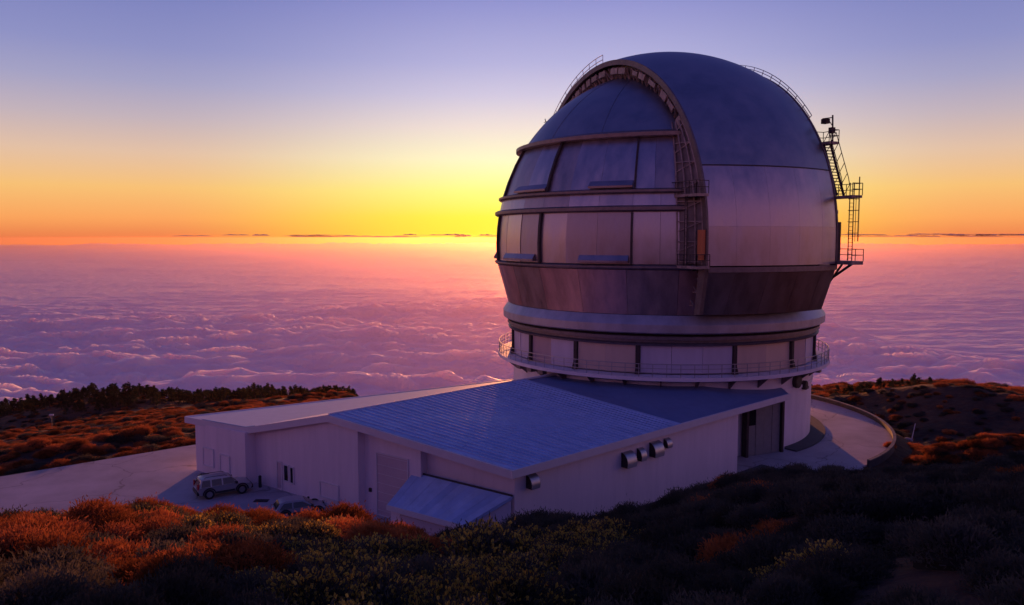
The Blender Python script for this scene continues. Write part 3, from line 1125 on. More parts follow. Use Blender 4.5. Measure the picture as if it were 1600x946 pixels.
# handrails on the arches
for sg, a0, a1, v in ((-1, 92, 139, -6.4), (1, 38, 100, 6.4)):
    m = MB()
    rho = math.sqrt(RO ** 2 - v * v)
    for dr in ((.45, .9) if sg < 0 else (.3, .55)):
        m.path([sv((rho + dr) * math.cos(R(a)), v, (rho + dr) * math.sin(R(a))) for a in np.arange(a0, a1 + .1, 3)], .035, 4)
    for a in np.arange(a0, a1 + .1, 4.5):
        m.bar(sv(rho * math.cos(R(a)), v, rho * math.sin(R(a))), sv((rho + (.9 if sg < 0 else .55)) * math.cos(R(a)), v, (rho + (.9 if sg < 0 else .55)) * math.sin(R(a))), .035, 4)
    m.build('arch_handrail', M_RAIL, tower)
m = MB()
m.bar(sv(-12.3, -6.5, 11.4), sv(-13.4, -6.5, 13.3), .06, 4)
for z in (12.5, 12.95):
    m.bar(sv(-13.7, -6.5, z), sv(-12.6, -6.5, z), .035, 4)
m.build('aerial', M_DARK, tower)

# round vents, door, pilaster on the drum
for a, z, r, nm in ((44.4, -12.7, .62, 'round_vent'), (51.0, -13.3, .42, 'round_vent')):
    nrm = Vector((math.sin(R(a)), -math.cos(R(a)), 0))
    c = Vector(cy(15.3, a, z))
    v_ = MB().bar(c - nrm * .1, c + nrm * .32, r, 20).build(nm, M_DARK, tower, True)
    MB().bar(c + nrm * .32, c + nrm * .36, r * .82, 20).build('louvre_disc', M_DARK, v_)
nrm = Vector((math.sin(R(53)), -math.cos(R(53)), 0))
MB().box(Vector(cy(15.45, 53.0, -13.6)), (.7, .3, .22), (math.cos(R(53)), math.sin(R(53)), 0), nrm).build('duct', M_TRIM, tower)

dl, dr_ = Vector(cy(15.36, 17.7, ZG)), Vector(cy(15.36, 34.0, ZG))
dd = (dr_ - dl)
dw = dd.length
dd.normalize()
dn = Vector((dd.y, -dd.x, 0))
fr = MB()
dz = Vector((0, 0, 1))
dh = 4.35
off = dn * 0.42
fr.box(dl + off + dd * .12 + dz * dh / 2, (.24, .6, dh), dd, dn)
fr.box(dr_ + off - dd * .12 + dz * dh / 2, (.24, .6, dh), dd, dn)
fr.box(dl + off + dd * dw / 2 + dz * (dh + .14), (dw, .6, .28), dd, dn)
door = fr.build('door', M_DARK, tower)
for k in range(4):
    w = (dw - .56) / 4
    c = dl + off + dd * (.28 + w * (k + .5)) + dz * (dh / 2) + dn * (.02 * (k % 2))
    MB().box(c, (w - .03, .12, dh - .06), dd, dn).build('door_panel', M_DOOR, door)
MB().box(dl + off + dd * (.28 + w * .5) + dz * 3.4 + dn * .09, (w * .85, .06, 1.5), dd, dn).build('door_glass', M_GLASS, door)
MB().hexa([cy(15.25, 36.0, ZG), cy(15.25, 36.8, ZG), cy(15.55, 36.8, ZG), cy(15.55, 36.0, ZG),
           cy(15.25, 36.0, -13.46), cy(15.25, 36.8, -13.46), cy(15.55, 36.8, -13.46), cy(15.55, 36.0, -13.46)]).build('pilaster', M_PAINT, tower)

# ------------------------------------------------------------------ the annex
annex = empty('annex_building', (-6.0, 60.0, ZG), 'long white hall with a low-pitched blue roof against the round drum', 'building')
FL, FC = Vector((-26.25, 62.15, 0)), Vector((0.0, 44.45, 0))          # fascia corners along the front
AE = Vector((23.3, 65.05, 0))                                            # right eave end at the tower
fdir = (FC - FL).normalized()
fin = Vector((-fdir.y, fdir.x, 0))
wdir = Vector((0.80386, -0.59482, 0))
win_ = Vector((0.59482, 0.80386, 0))
rdir = (AE - FC).normalized()
rin = Vector((-rdir.y, rdir.x, 0))
ZW = ZG - 0.2


def vert_wall(name, p, q, ztop_p, ztop_q, material, parent, th=0.3, inward=None, zb=ZW):
    p, q = Vector((p[0], p[1], 0)), Vector((q[0], q[1], 0))
    d = (q - p).normalized()
    i = inward if inward is not None else Vector((-d.y, d.x, 0))
    z = Vector((0, 0, 1))
    return MB().hexa([p + z * zb, q + z * zb, q + i * th + z * zb, p + i * th + z * zb,
                      p + z * ztop_p, q + z * ztop_q, q + i * th + z * ztop_q, p + i * th + z * ztop_p]).build(name, material, parent)


def roof_front_z(pt):
    """height of the roof edge above a point of the front"""
    t = (Vector((pt[0], pt[1], 0)) - FL).dot(fdir)
    L = (FC - FL).length
    xs = [0, 7.6, 16.5, L]
    zs = [-14.35, -14.2, -12.1, -13.42]
    return float(np.interp(t, xs, zs))


UNDER = 0.46
secs = [((-25.2, 61.35), (-19.93, 57.45)), ((-19.39, 58.17), (-10.31, 51.45)), ((-9.95, 51.93), (-5.81, 48.87)), ((-5.45, 49.35), (0.15, 45.21))]
walls = []
for i, (p, q) in enumerate(secs):
    p, q = Vector((*p, 0)), Vector((*q, 0))
    mid_top = [roof_front_z(p) - UNDER + .1, roof_front_z(q) - UNDER + .1]
    if i in (1,):           # the section under the ridge: two pieces joined so the gable rises to the ridge
        pts = [p + (q - p) * f for f in (0, .76, 1)]
    else:
        pts = [p, q]
    m = MB()
    z = Vector((0, 0, 1))
    front, back = [[], []], [[], []]
    for s in pts:
        zt = roof_front_z(s) - UNDER + .12
        front[0].append(s + z * ZW)
        front[1].append(s + z * zt)
        back[0].append(s + win_ * .3 + z * ZW)
        back[1].append(s + win_ * .3 + z * zt)
    m.slab(front, back)
    walls.append(m.build('front_wall', M_WALL, annex))
# returns between the stepped sections
for i in range(3):
    p = Vector((*secs[i][1], 0)) + win_ * .3
    q = Vector((*secs[i + 1][0], 0)) + win_ * 0.3
    vert_wall('return_wall', p, q, roof_front_z(p) - UNDER + .1, roof_front_z(p) - UNDER + .1, M_WALL, annex, 0.25, -wdir)
# right wall under the long eave, left wall, return to the tower
RC, RA = Vector((0.15, 45.21, 0)) + rin * 0.0, Vector((17.75, 60.55, 0))
rw = vert_wall('right_wall', RC + rdir * .02, RA, -13.66, -13.5, M_WALL, annex, 0.3, rin)
vert_wall('return_wall', RA - rdir * .0, RA + rin * 4.2, -13.55, -13.4, M_WALL, annex, 0.3, -rdir)
LB = Vector((0.8, 76.8, 0))
vert_wall('left_wall', Vector((-25.2, 61.35, 0)) + win_ * .3, LB, -14.7, -14.5, M_WALL, annex, 0.3, (LB - Vector((-25.2, 61.35, 0))).normalized().cross(Vector((0, 0, 1))) * 1.0)

# roof: ridge, knee and eaves
RF = FL + fdir * 16.5                                                   # ridge end over the front
KN = FL + fdir * 7.6
RB = Vector((4.6, 70.4, 0))
EB = Vector((1.2, 79.2, 0))
G1, G2 = FC + rdir * 16.1, None


def at(p, z):
    return Vector((p.x, p.y, z))


def roof_poly(name, pts, material, th=0.16):
    lo = [p - Vector((0, 0, th)) for p in pts]
    n = len(pts)
    return MB().add(pts + lo, [tuple(range(n)), tuple(range(2 * n - 1, n - 1, -1))] + [(i, i + n, (i + 1) % n + n, (i + 1) % n) for i in range(n)]).build(name, material, annex)


ridge_f, ridge_b = at(RF, -12.1), at(RB, -12.22)
eave_c, eave_e = at(FC, -13.42), at(AE, -13.05)
eave_g = eave_c.lerp(eave_e, 0.515)
ridge_g = ridge_f.lerp(ridge_b, 0.80)
roof_r = roof_poly('roof', [ridge_f, eave_c, eave_g, ridge_g], M_ROOF)
low = Vector((0, 0, .05))
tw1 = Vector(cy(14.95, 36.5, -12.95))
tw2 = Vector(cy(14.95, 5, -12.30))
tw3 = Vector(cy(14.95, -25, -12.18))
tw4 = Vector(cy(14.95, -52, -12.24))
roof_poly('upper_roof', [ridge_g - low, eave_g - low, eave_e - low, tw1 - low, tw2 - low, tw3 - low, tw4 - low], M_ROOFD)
roof_poly('left_roof', [at(KN, -14.2), ridge_f - Vector((0, 0, .004)), ridge_b - Vector((0, 0, .004)), at(EB, -14.3)], M_ROOFW)
roof_poly('left_roof', [at(FL, -14.35), at(KN, -14.2), at(EB, -14.3) - Vector((0, 0, .0))], M_ROOFW)
# the blue slope is laid with separate sheets, lapped at the cross joints, with a standing seam between the runs
M_ROOFS = [mat('blue_roof_sheet_' + w_, c_, r_, 0.0, 0.14, 1.0, 0.25, 5.0, spec=0.4) for w_, c_, r_ in
           (('fresh', (0.43, 0.53, 0.75), .48), ('worn', (0.38, 0.48, 0.69), .55), ('pale', (0.48, 0.57, 0.76), .52))]
rs_ = random.Random(21)


def sheet_roof(pa_, pb_, pc_, pd_, cols, rows, parent, th=.03, seam=True, edge=.0):
    """sheets over the quad pa (top start) pb (low start) pc (low end) pd (top end)"""
    sm = MB()
    nrm_ = (pb_ - pa_).cross(pd_ - pa_).normalized()
    if nrm_.z < 0:
        nrm_ = -nrm_

    def q(f, g_):
        return pa_.lerp(pd_, f).lerp(pb_.lerp(pc_, f), g_)
    for i in range(cols):
        off_ = rs_.uniform(-.03, .03)
        for j in range(rows):
            g0 = (j + (off_ if j else 0)) / rows
            g1 = (j + 1 + (off_ if j < rows - 1 else 0)) / rows
            gap = .04 if seam else .006
            f0, f1 = (i + gap) / cols, (i + 1 - gap) / cols
            lift = nrm_ * (.006 + .004 * (rows - 1 - j) + rs_.uniform(0, .006))
            tl = nrm_ * rs_.uniform(-.008, .012) * (1 if seam else .3)
            lo = [q(f0, g0) + lift, q(f0, g1 + .006) + lift + nrm_ * .012, q(f1, g1 + .006) + lift + nrm_ * .012 + tl, q(f1, g0) + lift + tl]
            MB().hexa(lo + [p_ + nrm_ * th for p_ in lo]).build('roof_sheet', M_ROOFS[rs_.randrange(3)], parent)
        if i and seam:
            a_, b_ = q(i / cols, .01) + nrm_ * .03, q(i / cols, .995) + nrm_ * .03
            d_ = (b_ - a_).normalized()
            sm.box((a_ + b_) / 2 + nrm_ * .03, ((b_ - a_).length, .06, .1), d_, nrm_.cross(d_), nrm_)
    tag(sm.build('roof_seam', M_ROOF, parent), kind='stuff')


sheet_roof(ridge_f, eave_c, eave_g, ridge_g, 34, 3, roof_r)
m = MB()
m.path([ridge_f + Vector((0, 0, .03)), ridge_b + Vector((0, 0, .03))], .09, 6)
m.build('ridge_cap', M_FASCIA, roof_r)


def fascia(p, q, name='fascia', h=UNDER, th=.14, out=None, parent=annex):
    d = (q - p).normalized()
    o = out * th
    z = Vector((0, 0, h))
    up = Vector((0, 0, .03))
    return MB().hexa([p - z, q - z, q - z + o, p - z + o, p + up, q + up, q + up + o, p + up + o]).build(name, M_FASCIA, parent)


fascia(at(FL, -14.35), at(KN, -14.2), out=-fin)
fascia(at(KN, -14.2), ridge_f, out=-fin)
fascia(ridge_f, eave_c, out=-fin)
fascia(eave_c - fin * .14, eave_g, out=-rin)
fascia(eave_g, eave_e, out=-rin)
lo_ = (at(EB, -14.3) - at(FL, -14.35)).normalized()
fascia(at(FL, -14.35), at(EB, -14.3), out=Vector((-lo_.y, lo_.x, 0)))
# metal coping that catches the light at the knee
m = MB()
m.path([at(FL.lerp(KN, .3), -14.27) - fin * .07, at(KN, -14.16) - fin * .07, at(KN.lerp(RF, .12), -13.91) - fin * .07], .05, 6)
m.build('coping', M_GALV, annex)

# openings of the front
def on_front(i, t, z, out=0.0):
    p, q = Vector((*secs[i][0], 0)), Vector((*secs[i][1], 0))
    return p + wdir * t - win_ * out + Vector((0, 0, z))


def flat_opening(name, i, t0, t1, z0, z1, material, frame=M_FASCIA, parent=None, fw=.09, depth=.05):
    m = MB()
    c = on_front(i, (t0 + t1) / 2, (z0 + z1) / 2, depth / 2)
    for a, b, w, h in ((t0 + fw / 2, (z0 + z1) / 2, fw, z1 - z0), (t1 - fw / 2, (z0 + z1) / 2, fw, z1 - z0), ((t0 + t1) / 2, z1 - fw / 2, t1 - t0 - 2 * fw, fw), ((t0 + t1) / 2, z0 + fw / 2, t1 - t0 - 2 * fw, fw)):
        m.box(on_front(i, a, b, depth / 2), (w, depth + .05, h), wdir, win_)
    f = m.build(name, frame, parent or annex)
    MB().box(on_front(i, (t0 + t1) / 2, (z0 + z1) / 2, depth * .15), (t1 - t0 - 2 * fw, depth * .7, z1 - z0 - 2 * fw), wdir, win_).build('pane' if material is M_GLASS else 'leaf', material, f)
    return f


flat_opening('window', 1, 3.35, 3.98, -17.75, -16.45, M_GLASS)
flat_opening('window', 1, 4.06, 4.55, -17.80, -16.50, M_GLASS)
flat_opening('door', 1, 2.55, 3.2, ZG + .02, -16.35, M_PALEDOOR)
flat_opening('hatch', 1, 7.35, 9.35, -18.1, -16.95, M_WALL)
flat_opening('hatch', 0, 1.0, 2.5, -17.9, -16.4, M_WALL)
flat_opening('hatch', 0, 3.3, 4.6, -18.0, -16.6, M_WALL)
flat_opening('sectional_door', 2, 1.15, 4.1, ZG + .02, -14.2, M_PALEDOOR, M_FASCIA, fw=.07)
MB().box(on_front(2, .55, -16.9, .06), (.18, .12, .25), wdir, win_).build('switch_box', M_DARK, annex)
# small horizontal joints on the sectional door
m = MB()
for z in np.arange(-18.1, -14.3, .62):
    m.box(on_front(2, 2.62, z, .045), (2.75, .02, .035), wdir, win_)
m.build('door_joint', M_FASCIA, annex)

# lean-to porch in front of the last section
pa, pb = Vector((-6.35, 49.55, -15.1)), Vector((0.02, 44.95, -15.15))
pc, pd = Vector((-7.75, 47.55, -16.55)), Vector((-2.75, 44.05, -16.55))
pr = roof_poly('porch_roof', [pa, pb, pd, pc], M_ROOF)
sheet_roof(pa, pc, pd, pb, 12, 1, pr, .015, False)
pin = Vector((0.0, 0.0, 0))
pdir = (pd - pc).normalized()
pinw = Vector((-pdir.y, pdir.x, 0)).normalized()
z = Vector((0, 0, 1))
m = MB()
q0, q1 = pc + pinw * .15 + pdir * .15, pd + pinw * .15 - pdir * .12
m.hexa([at(q0, ZW), at(q1, ZW), at(q1, ZW) + pinw * .25, at(q0, ZW) + pinw * .25, at(q0, -16.78), at(q1, -16.78), at(q1, -16.78) + pinw * .25, at(q0, -16.78) + pinw * .25])
pw = m.build('porch_wall', M_WALL, annex)
# side walls of the porch follow the slope of its roof
for (lo_p, hi_p, sg) in ((q0, pa + pdir * .2, 1), (q1, pb - pdir * .1, -1)):
    i_ = pdir * (.25 * sg)
    h0, h1 = -16.78, -15.4
    MB().hexa([at(lo_p, ZW) + pinw * .25, at(hi_p, ZW), at(hi_p, ZW) + i_, at(lo_p, ZW) + pinw * .25 + i_,
               at(lo_p, h0) + pinw * .25, at(hi_p, h1), at(hi_p, h1) + i_, at(lo_p, h0) + pinw * .25 + i_]).build('porch_side', M_WALL, pw)
fascia(pc, pd, 'porch_fascia', .3, .1, -pinw)
gar = MB().box((q0 + q1) / 2 - pinw * .03 + Vector((0, 0, -.95 - .35)), ((q1 - q0).length * .72, .06, 1.7), pdir, pinw).build('porch_shutter_door', M_PALEDOOR, pw)
m = MB()
m.path([pa + z * .06, pb + z * .06], .07, 5)
m.build('flashing', M_DARK, pr)

# ventilation hoods along the right wall


def hood(t, zt, w, h, pr_):
    base = RC + rdir * t
    o = -rin
    m = MB()
    nprof = 8
    prof_ = []
    for k in range(nprof + 1):
        a = R(90 * k / nprof)
        prof_.append((.05 + pr_ * math.sin(a), zt - h * .75 * (1 - math.cos(a))))
    prof_.append((.05 + pr_ * .93, zt - h))
    out = [[base + rdir * s + o * d + Vector((0, 0, zz)) for d, zz in prof_] for s in (-w / 2, w / 2)]
    inn = [[base + rdir * s + o * max(d - .03, .01) + Vector((0, 0, zz - .03)) for d, zz in prof_] for s in (-w / 2, w / 2)]
    m.slab(out, inn)
    hd = m.build('ventilation_hood', M_GALV, annex, True)
    c = MB()
    for s in (-w / 2, w / 2 - .02):
        vs = [base + rdir * s + o * .01 + Vector((0, 0, zt))] + [base + rdir * s + o * (d - .005) + Vector((0, 0, zz - .005)) for d, zz in prof_] + [base + rdir * s + o * .01 + Vector((0, 0, zt - h))]
        v2 = [q + rdir * .02 for q in vs]
        k = len(vs)
        c.add(vs + v2, [tuple(range(k)), tuple(range(2 * k - 1, k - 1, -1))] + [(i, (i + 1) % k, (i + 1) % k + k, i + k) for i in range(k)])
    c.build('cheek', M_DARK, hd)
    MB().box(base + o * .03 + Vector((0, 0, zt - h * .5)), (w * .9, .06, h * .9), rdir, rin).build('louvre', M_BLACK, hd)


LAMP = (Vector((8.2, 51.7, 0)) - RC).dot(rdir)
hood(LAMP - .35, -14.3, .95, 1.0, .62)
hood(LAMP + 1.05, -14.3, .55, .85, .5)
hood(LAMP + 2.6, -14.12, 1.0, 1.0, .62)
hood(LAMP + 3.95, -14.12, .55, .65, .45)
hood(1.25, -14.1, .7, .8, .5)

# dark apron ring at the foot of the drum and along the right wall
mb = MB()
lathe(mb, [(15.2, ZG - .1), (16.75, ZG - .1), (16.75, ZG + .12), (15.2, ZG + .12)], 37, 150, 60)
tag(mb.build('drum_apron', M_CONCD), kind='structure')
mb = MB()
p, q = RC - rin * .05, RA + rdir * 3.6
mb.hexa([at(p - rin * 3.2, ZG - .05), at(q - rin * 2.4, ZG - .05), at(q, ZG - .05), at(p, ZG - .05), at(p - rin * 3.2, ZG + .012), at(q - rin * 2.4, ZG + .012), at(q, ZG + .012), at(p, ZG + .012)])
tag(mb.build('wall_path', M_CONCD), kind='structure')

# low kerb wall round the outer edge of the yard
kw = empty('kerb_wall', (AX + YARD_R, AY, ZG), 'low curved stone wall edging the yard right of the drum', 'wall')
for k in range(14):
    a0, a1 = 40 + 6.5 * k, 40 + 6.5 * (k + 1) - .12
    m = MB()
    lathe(m, [(22.72, ZG - .5), (22.95, ZG - .5), (22.95, ZG + .36), (22.72, ZG + .36), (22.72, ZG - .5)], a0, a1, 3)
    m.build('wall_block', M_KERB, kw)
    m = MB()
    lathe(m, [(22.70, ZG + .364), (22.98, ZG + .364), (22.98, ZG + .45), (22.70, ZG + .45), (22.70, ZG + .364)], a0 + .05, a1 - .05, 3)
    m.build('lit_tone_coping', M_KERB2, kw)

# ------------------------------------------------------------------ vehicles


def car(name, loc, heading, label, paint, L, Wd, H, suv=True):
    e = empty(name, loc, label, 'car')
    e.rotation_euler = (0, 0, heading)
    hw = Wd / 2
    belt = H * .58
    # lower body: side profile swept across with tumblehome
    if suv:
        low = [(-L / 2 + .05, .42), (-L / 2, .6), (-L / 2 + .02, belt), (L * .21, belt + .02), (L / 2 - .12, belt - .10), (L / 2, belt - .28), (L / 2 - .02, .45), (L / 2 - .15, .32), (-L / 2 + .18, .32)]
        top = [(-L / 2 + .06, belt), (-L / 2 + .22, H - .06), (-L / 2 + .5, H), (L * .04, H - .02), (L * .10, H - .1), (L * .235, belt + .01)]
    else:
        low = [(-L / 2 + .05, .35), (-L / 2, .55), (-L / 2 + .04, belt), (L * .2, belt), (L / 2 - .2, belt - .16), (L / 2, belt - .36), (L / 2 - .02, .4), (L / 2 - .15, .28), (-L / 2 + .18, .28)]
        top = [(-L / 2 + .1, belt), (-L / 2 + .42, H - .09), (-L / 2 + .8, H), (0.0, H - .01), (L * .06, H - .07), (L * .25, belt)]

    def sweep(prof, w_of):
        m = MB()
        ys = (-1, -.9, .9, 1)
        rows = []
        cxm = sum(p[0] for p in prof) / len(prof)
        czm = sum(p[1] for p in prof) / len(prof)
        for yk in ys:
            s = 1.0 if abs(yk) < .95 else .97
            rows.append([(cxm + (px - cxm) * s, yk * w_of(pz), czm + (pz - czm) * s) for px, pz in prof])
        m.grid(rows, close=True)
        k = len(prof)
        m.add(rows[0], [tuple(range(k))])
        m.add(rows[-1], [tuple(range(k))[::-1]])
        return m
    sweep(low, lambda z: hw - .04 * abs(z - .6)).build('body', paint, e, True, local=True)
    sweep(top, lambda z: hw - .05 - .20 * max(0, (z - belt)) / (H - belt)).build('cabin', paint, e, True, local=True)

    def wy(z):
        return hw - .05 - .20 * max(0, (z - belt)) / (H - belt)
    zl, zh = belt + .05, H - .13
    # side windows
    if suv:
        wins = [(-L / 2 + .22, -L / 2 + .85, .12, .0), (-L / 2 + .95, -.25, .0, .0), (-.15, L * .2, .0, -.32)]
    else:
        wins = [(-L / 2 + .35, -L / 2 + 1.15, .3, .0), (-L / 2 + 1.25, L * .2, .0, -.62)]
    for sy in (-1, 1):
        for a, b, ta, tb in wins:
            vs = []
            for o in (.035, -.02):
                for x_, zz in ((a, zl), (b, zl), (b + tb, zh), (a + ta, zh)):
                    vs.append((x_, sy * (wy(zz) + o), zz))
            MB().hexa(vs).build('side_window', M_GLASS, e, local=True)
    # rear and front glass
    def quad(x0, x1, z0, z1, w0, w1, nm, dx):
        MB().hexa([(x0, -w0, z0), (x0, w0, z0), (x1, w1, z1), (x1, -w1, z1), (x0 + dx, -w0, z0), (x0 + dx, w0, z0), (x1 + dx, w1, z1), (x1 + dx, -w1, z1)]).build(nm, M_GLASS, e, local=True)
    if suv:
        quad(-L / 2 + .055, -L / 2 + .19, belt + .08, H - .16, hw - .2, hw - .3, 'rear_window', -.03)
        quad(L * .23, L * .115, belt + .05, H - .13, hw - .16, hw - .28, 'windscreen', .03)
    else:
        quad(-L / 2 + .13, -L / 2 + .38, belt + .05, H - .13, hw - .18, hw - .28, 'rear_window', -.03)
        quad(L * .24, L * .075, belt + .04, H - .1, hw - .16, hw - .28, 'windscreen', .03)
    for sy in (-1, 1):
        MB().box((-L / 2 + .02, sy * (hw - .14), belt - .08 + (.2 if suv else 0)), (.1, .16, .42 if suv else .2)).build('tail_light', M_RED, e, local=True)
        MB().box((L / 2 - .1, sy * (hw - .26), belt - .22), (.12, .34, .16)).build('headlight', M_GLASS, e, local=True)
        MB().box((L * .2, sy * (hw + .07), belt + .1), (.14, .16, .16)).build('mirror', M_PLASTIC, e, local=True)
        for xx in (-L * .30, L * .30):
            r = .35 if suv else .31
            t = MB().bar((xx, sy * (hw - .22), r), (xx, sy * (hw + .015), r), r, 20).build('wheel', M_TYRE, e, True, local=True)
            MB().bar((xx, sy * (hw + .01), r), (xx, sy * (hw + .03), r), r * .6, 14).build('rim', M_RIM, t, local=True)
            a = MB()
            for k in range(9):
                t0, t1 = R(180 * k / 9), R(180 * (k + 1) / 9)
                a.hexa([(xx + math.cos(q_) * rr_, sy * yy_, r + math.sin(q_) * rr_ * 1.0) for yy_ in (hw - .06, hw + .035) for q_, rr_ in ((t0, r + .03), (t0, r + .12), (t1, r + .12), (t1, r + .03))])
            a.build('wheel_arch', M_PLASTIC, e, local=True)
        if suv:
            m_ = MB()
            m_.path([(-L / 2 + .5, sy * (hw - .3), H), (-L / 2 + .6, sy * (hw - .3), H + .07), (L * .0, sy * (hw - .3), H + .06), (L * .04, sy * (hw - .3), H - .01)], .022, 5)
            m_.build('roof_rail', M_PLASTIC, e, local=True)
        MB().box((-.05, sy * (hw + .005), .42), (L * .36, .04, .14)).build('sill_moulding', M_PLASTIC, e, local=True)
    MB().box((-L / 2 - .01, 0, .48), (.14, Wd - .12, .24)).build('bumper', M_PLASTIC if suv else paint, e, local=True)
    MB().box((L / 2 - .02, 0, .46), (.14, Wd - .12, .24)).build('bumper', M_PLASTIC if suv else paint, e, local=True)
    MB().box((-L / 2 - .03, 0, .78), (.03, .5, .12)).build('number_plate', M_FASCIA, e, local=True)
    return e


car('parked_car', (-20.95, 55.6, ZG), R(33), 'silver off-road car parked beside the white hall', M_SILVER, 3.75, 1.64, 1.46, True)
car('parked_car', (-14.2, 51.2, ZG), R(24), 'pale low car half hidden behind the lit bushes', M_WHITECAR, 3.5, 1.55, 1.22, False)

b = empty('bollard', (-18.75, 57.05, ZG), 'short black post standing before the recess in the front wall', 'bollard')
MB().bar((0, 0, 0), (0, 0, .82), .12, 10, .11).build('post', M_PLASTIC, b, local=True)
MB().bar((0, 0, .82), (0, 0, .9), .125, 10, .05).build('cap', M_PLASTIC, b, local=True)
b = empty('bollard', (-11.3, 50.9, ZG), 'low dark post at the foot of the wall beside the pink door', 'bollard')
MB().bar((0, 0, 0), (0, 0, .5), .1, 10, .09).build('post', M_PLASTIC, b, local=True)
MB().bar((0, 0, .5), (0, 0, .56), .11, 10, .05).build('cap', M_PLASTIC, b, local=True)
for x_, y_, lb in ((-24.0, 60.1, 'dark drain grate before the left end of the hall'), (-17.7, 54.0, 'dark drain grate right of the silver car')):
    g = empty('drain_grate', (x_, y_, ZG), lb, 'drain grate')
    MB().box((0, 0, .012), (1.0, .6, .02)).build('frame', M_PLASTIC, g, local=True)
    m = MB()
    for k in range(8):
        m.box((-.42 + .12 * k, 0, .03), (.06, .52, .02))
    m.build('grating', M_DARK, g, local=True)


def gz(x, y):
    return float(ground(np.array([x]), np.array([y]))[0])


# thin poles on the slopes
x_, y_ = 63.0, 121.0
st = empty('leaning_stake', (x_, y_, gz(x_, y_)), 'thin pale stake leaning on the dark slope beyond the kerb wall', 'stake')
MB().bar((-.25, 0, -.3), (.32, .1, 2.6), .08, 6, .05).build('pole', M_FASCIA, st, local=True)
MB().box((.18, .07, 1.75), (.16, .06, .22)).build('marker_plate', M_FASCIA, st, local=True)
x_, y_ = -136.0, 228.0
st = empty('mast_post', (x_, y_, gz(x_, y_)), 'slim mast with a small pale box on the scrubby left hill', 'mast')
MB().bar((0, 0, -.4), (0, 0, 4.6), .09, 6, .07).build('pole', M_TRIM, st, local=True)
MB().box((0, 0, 4.7), (1.2, .4, .4)).build('box', M_FASCIA, st, local=True)
MB().bar((-.45, 0, 4.4), (.0, 0, 3.4), .05, 5).build('brace', M_FASCIA, st, local=True)

# ------------------------------------------------------------------ plants


def shrub_mesh(name, seed, kind):
    """rounded broom bush, unit radius: twig core plus many fine upright shoots in tufts"""
    g = np.random.default_rng(seed)
    V, F, MI = [], [], []

    def add(vs, mi):
        b = len(V)
        V.extend(vs)
        F.append(tuple(range(b, b + len(vs))))
        MI.append(mi)
    # lumpy core
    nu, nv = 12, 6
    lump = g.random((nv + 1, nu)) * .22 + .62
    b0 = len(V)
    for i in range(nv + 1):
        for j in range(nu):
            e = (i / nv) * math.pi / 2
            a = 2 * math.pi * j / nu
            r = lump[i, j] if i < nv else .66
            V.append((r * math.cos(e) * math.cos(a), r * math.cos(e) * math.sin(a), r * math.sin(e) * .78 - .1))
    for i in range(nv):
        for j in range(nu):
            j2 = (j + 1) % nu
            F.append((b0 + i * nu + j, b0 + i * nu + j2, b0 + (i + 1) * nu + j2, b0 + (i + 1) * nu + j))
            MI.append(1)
    # tufts
    nt = 185
    for k in range(nt):
        ct = g.random() ** .75
        e = math.asin(ct)
        a = g.random() * 2 * math.pi
        rad = .78 + .2 * g.random()
        c = np.array([math.cos(e) * math.cos(a) * rad, math.cos(e) * math.sin(a) * rad, math.sin(e) * rad * .80])
        nrm = c / np.linalg.norm(c)
        flower = kind == 'flower' and g.random() < .5
        for s in range(18):
            d = nrm * .7 + np.array([0, 0, .75]) + g.normal(size=3) * .6
            d /= np.linalg.norm(d)
            p = c + g.normal(size=3) * .085 - nrm * .12
            ln = .06 + .085 * g.random()
            w = .008 + .008 * g.random()
            sd = np.cross(d, g.normal(size=3))
            sd = sd / np.linalg.norm(sd) * w
            m = p + d * ln * .55 + g.normal(size=3) * .012
            t = p + d * ln
            add([tuple(p - sd * .7), tuple(p + sd * .7), tuple(m + sd), tuple(t), tuple(m - sd)], 0)
            if flower and s % 2 == 0:
                q = t - d * .03
                for _ in range(2):
                    s1 = np.cross(d, g.normal(size=3))
                    s1 = s1 / np.linalg.norm(s1) * (.013 + .012 * g.random())
                    s2 = d * (.02 + .02 * g.random())
                    add([tuple(q - s1 - s2), tuple(q + s1 - s2), tuple(q + s1 + s2), tuple(q - s1 + s2)], 2)
    me = bpy.data.meshes.new(name)
    me.from_pydata([tuple(float(c) for c in v) for v in V], [], F)
    leaf = M_LEAFB if kind == 'dry' else M_LEAF
    for m in (leaf, M_CORE, M_FLOWER):
        me.materials.append(m)
    me.polygons.foreach_set('material_index', MI)
    me.update()
    return me


SH = {k: [shrub_mesh('broom_shrub', 20 + 10 * i + s, k) for s in range(3)] for i, k in enumerate(('green', 'flower', 'dry'))}

# where bushes stand on the near slope
cand = []
g = np.random.default_rng(11)
yv = 7.5
while yv < 52:
    sp = 1.05 + .008 * yv
    xs = np.arange(-.95 * yv - 3, .95 * yv + 3, sp)
    for xv in xs:
        cand.append((xv + g.normal() * sp * .3, yv + g.normal() * sp * .3))
    yv += sp * .9
cand = np.array(cand)
sdv = poly_sd(cand[:, 0], cand[:, 1], yard_poly)
zv = ground(cand[:, 0], cand[:, 1])
keep = (zv > ZG + .5) | (sdv > 1.0)
keep &= np.abs(cand[:, 0]) < .86 * cand[:, 1] + 2
# right-hand bare strip in front of the wall
cand, zv = cand[keep], zv[keep]
dist = np.sqrt(cand[:, 0] ** 2 + cand[:, 1] ** 2 + zv ** 2)
vis = (np.abs(cand[:, 0]) < .72 * cand[:, 1]) & (-zv / cand[:, 1] < .52)
order = np.argsort(np.where(vis, dist, dist + 1000))
fl_noise = fbm(cand[:, 0] / 5.0 + 31, cand[:, 1] / 5.0, 2)


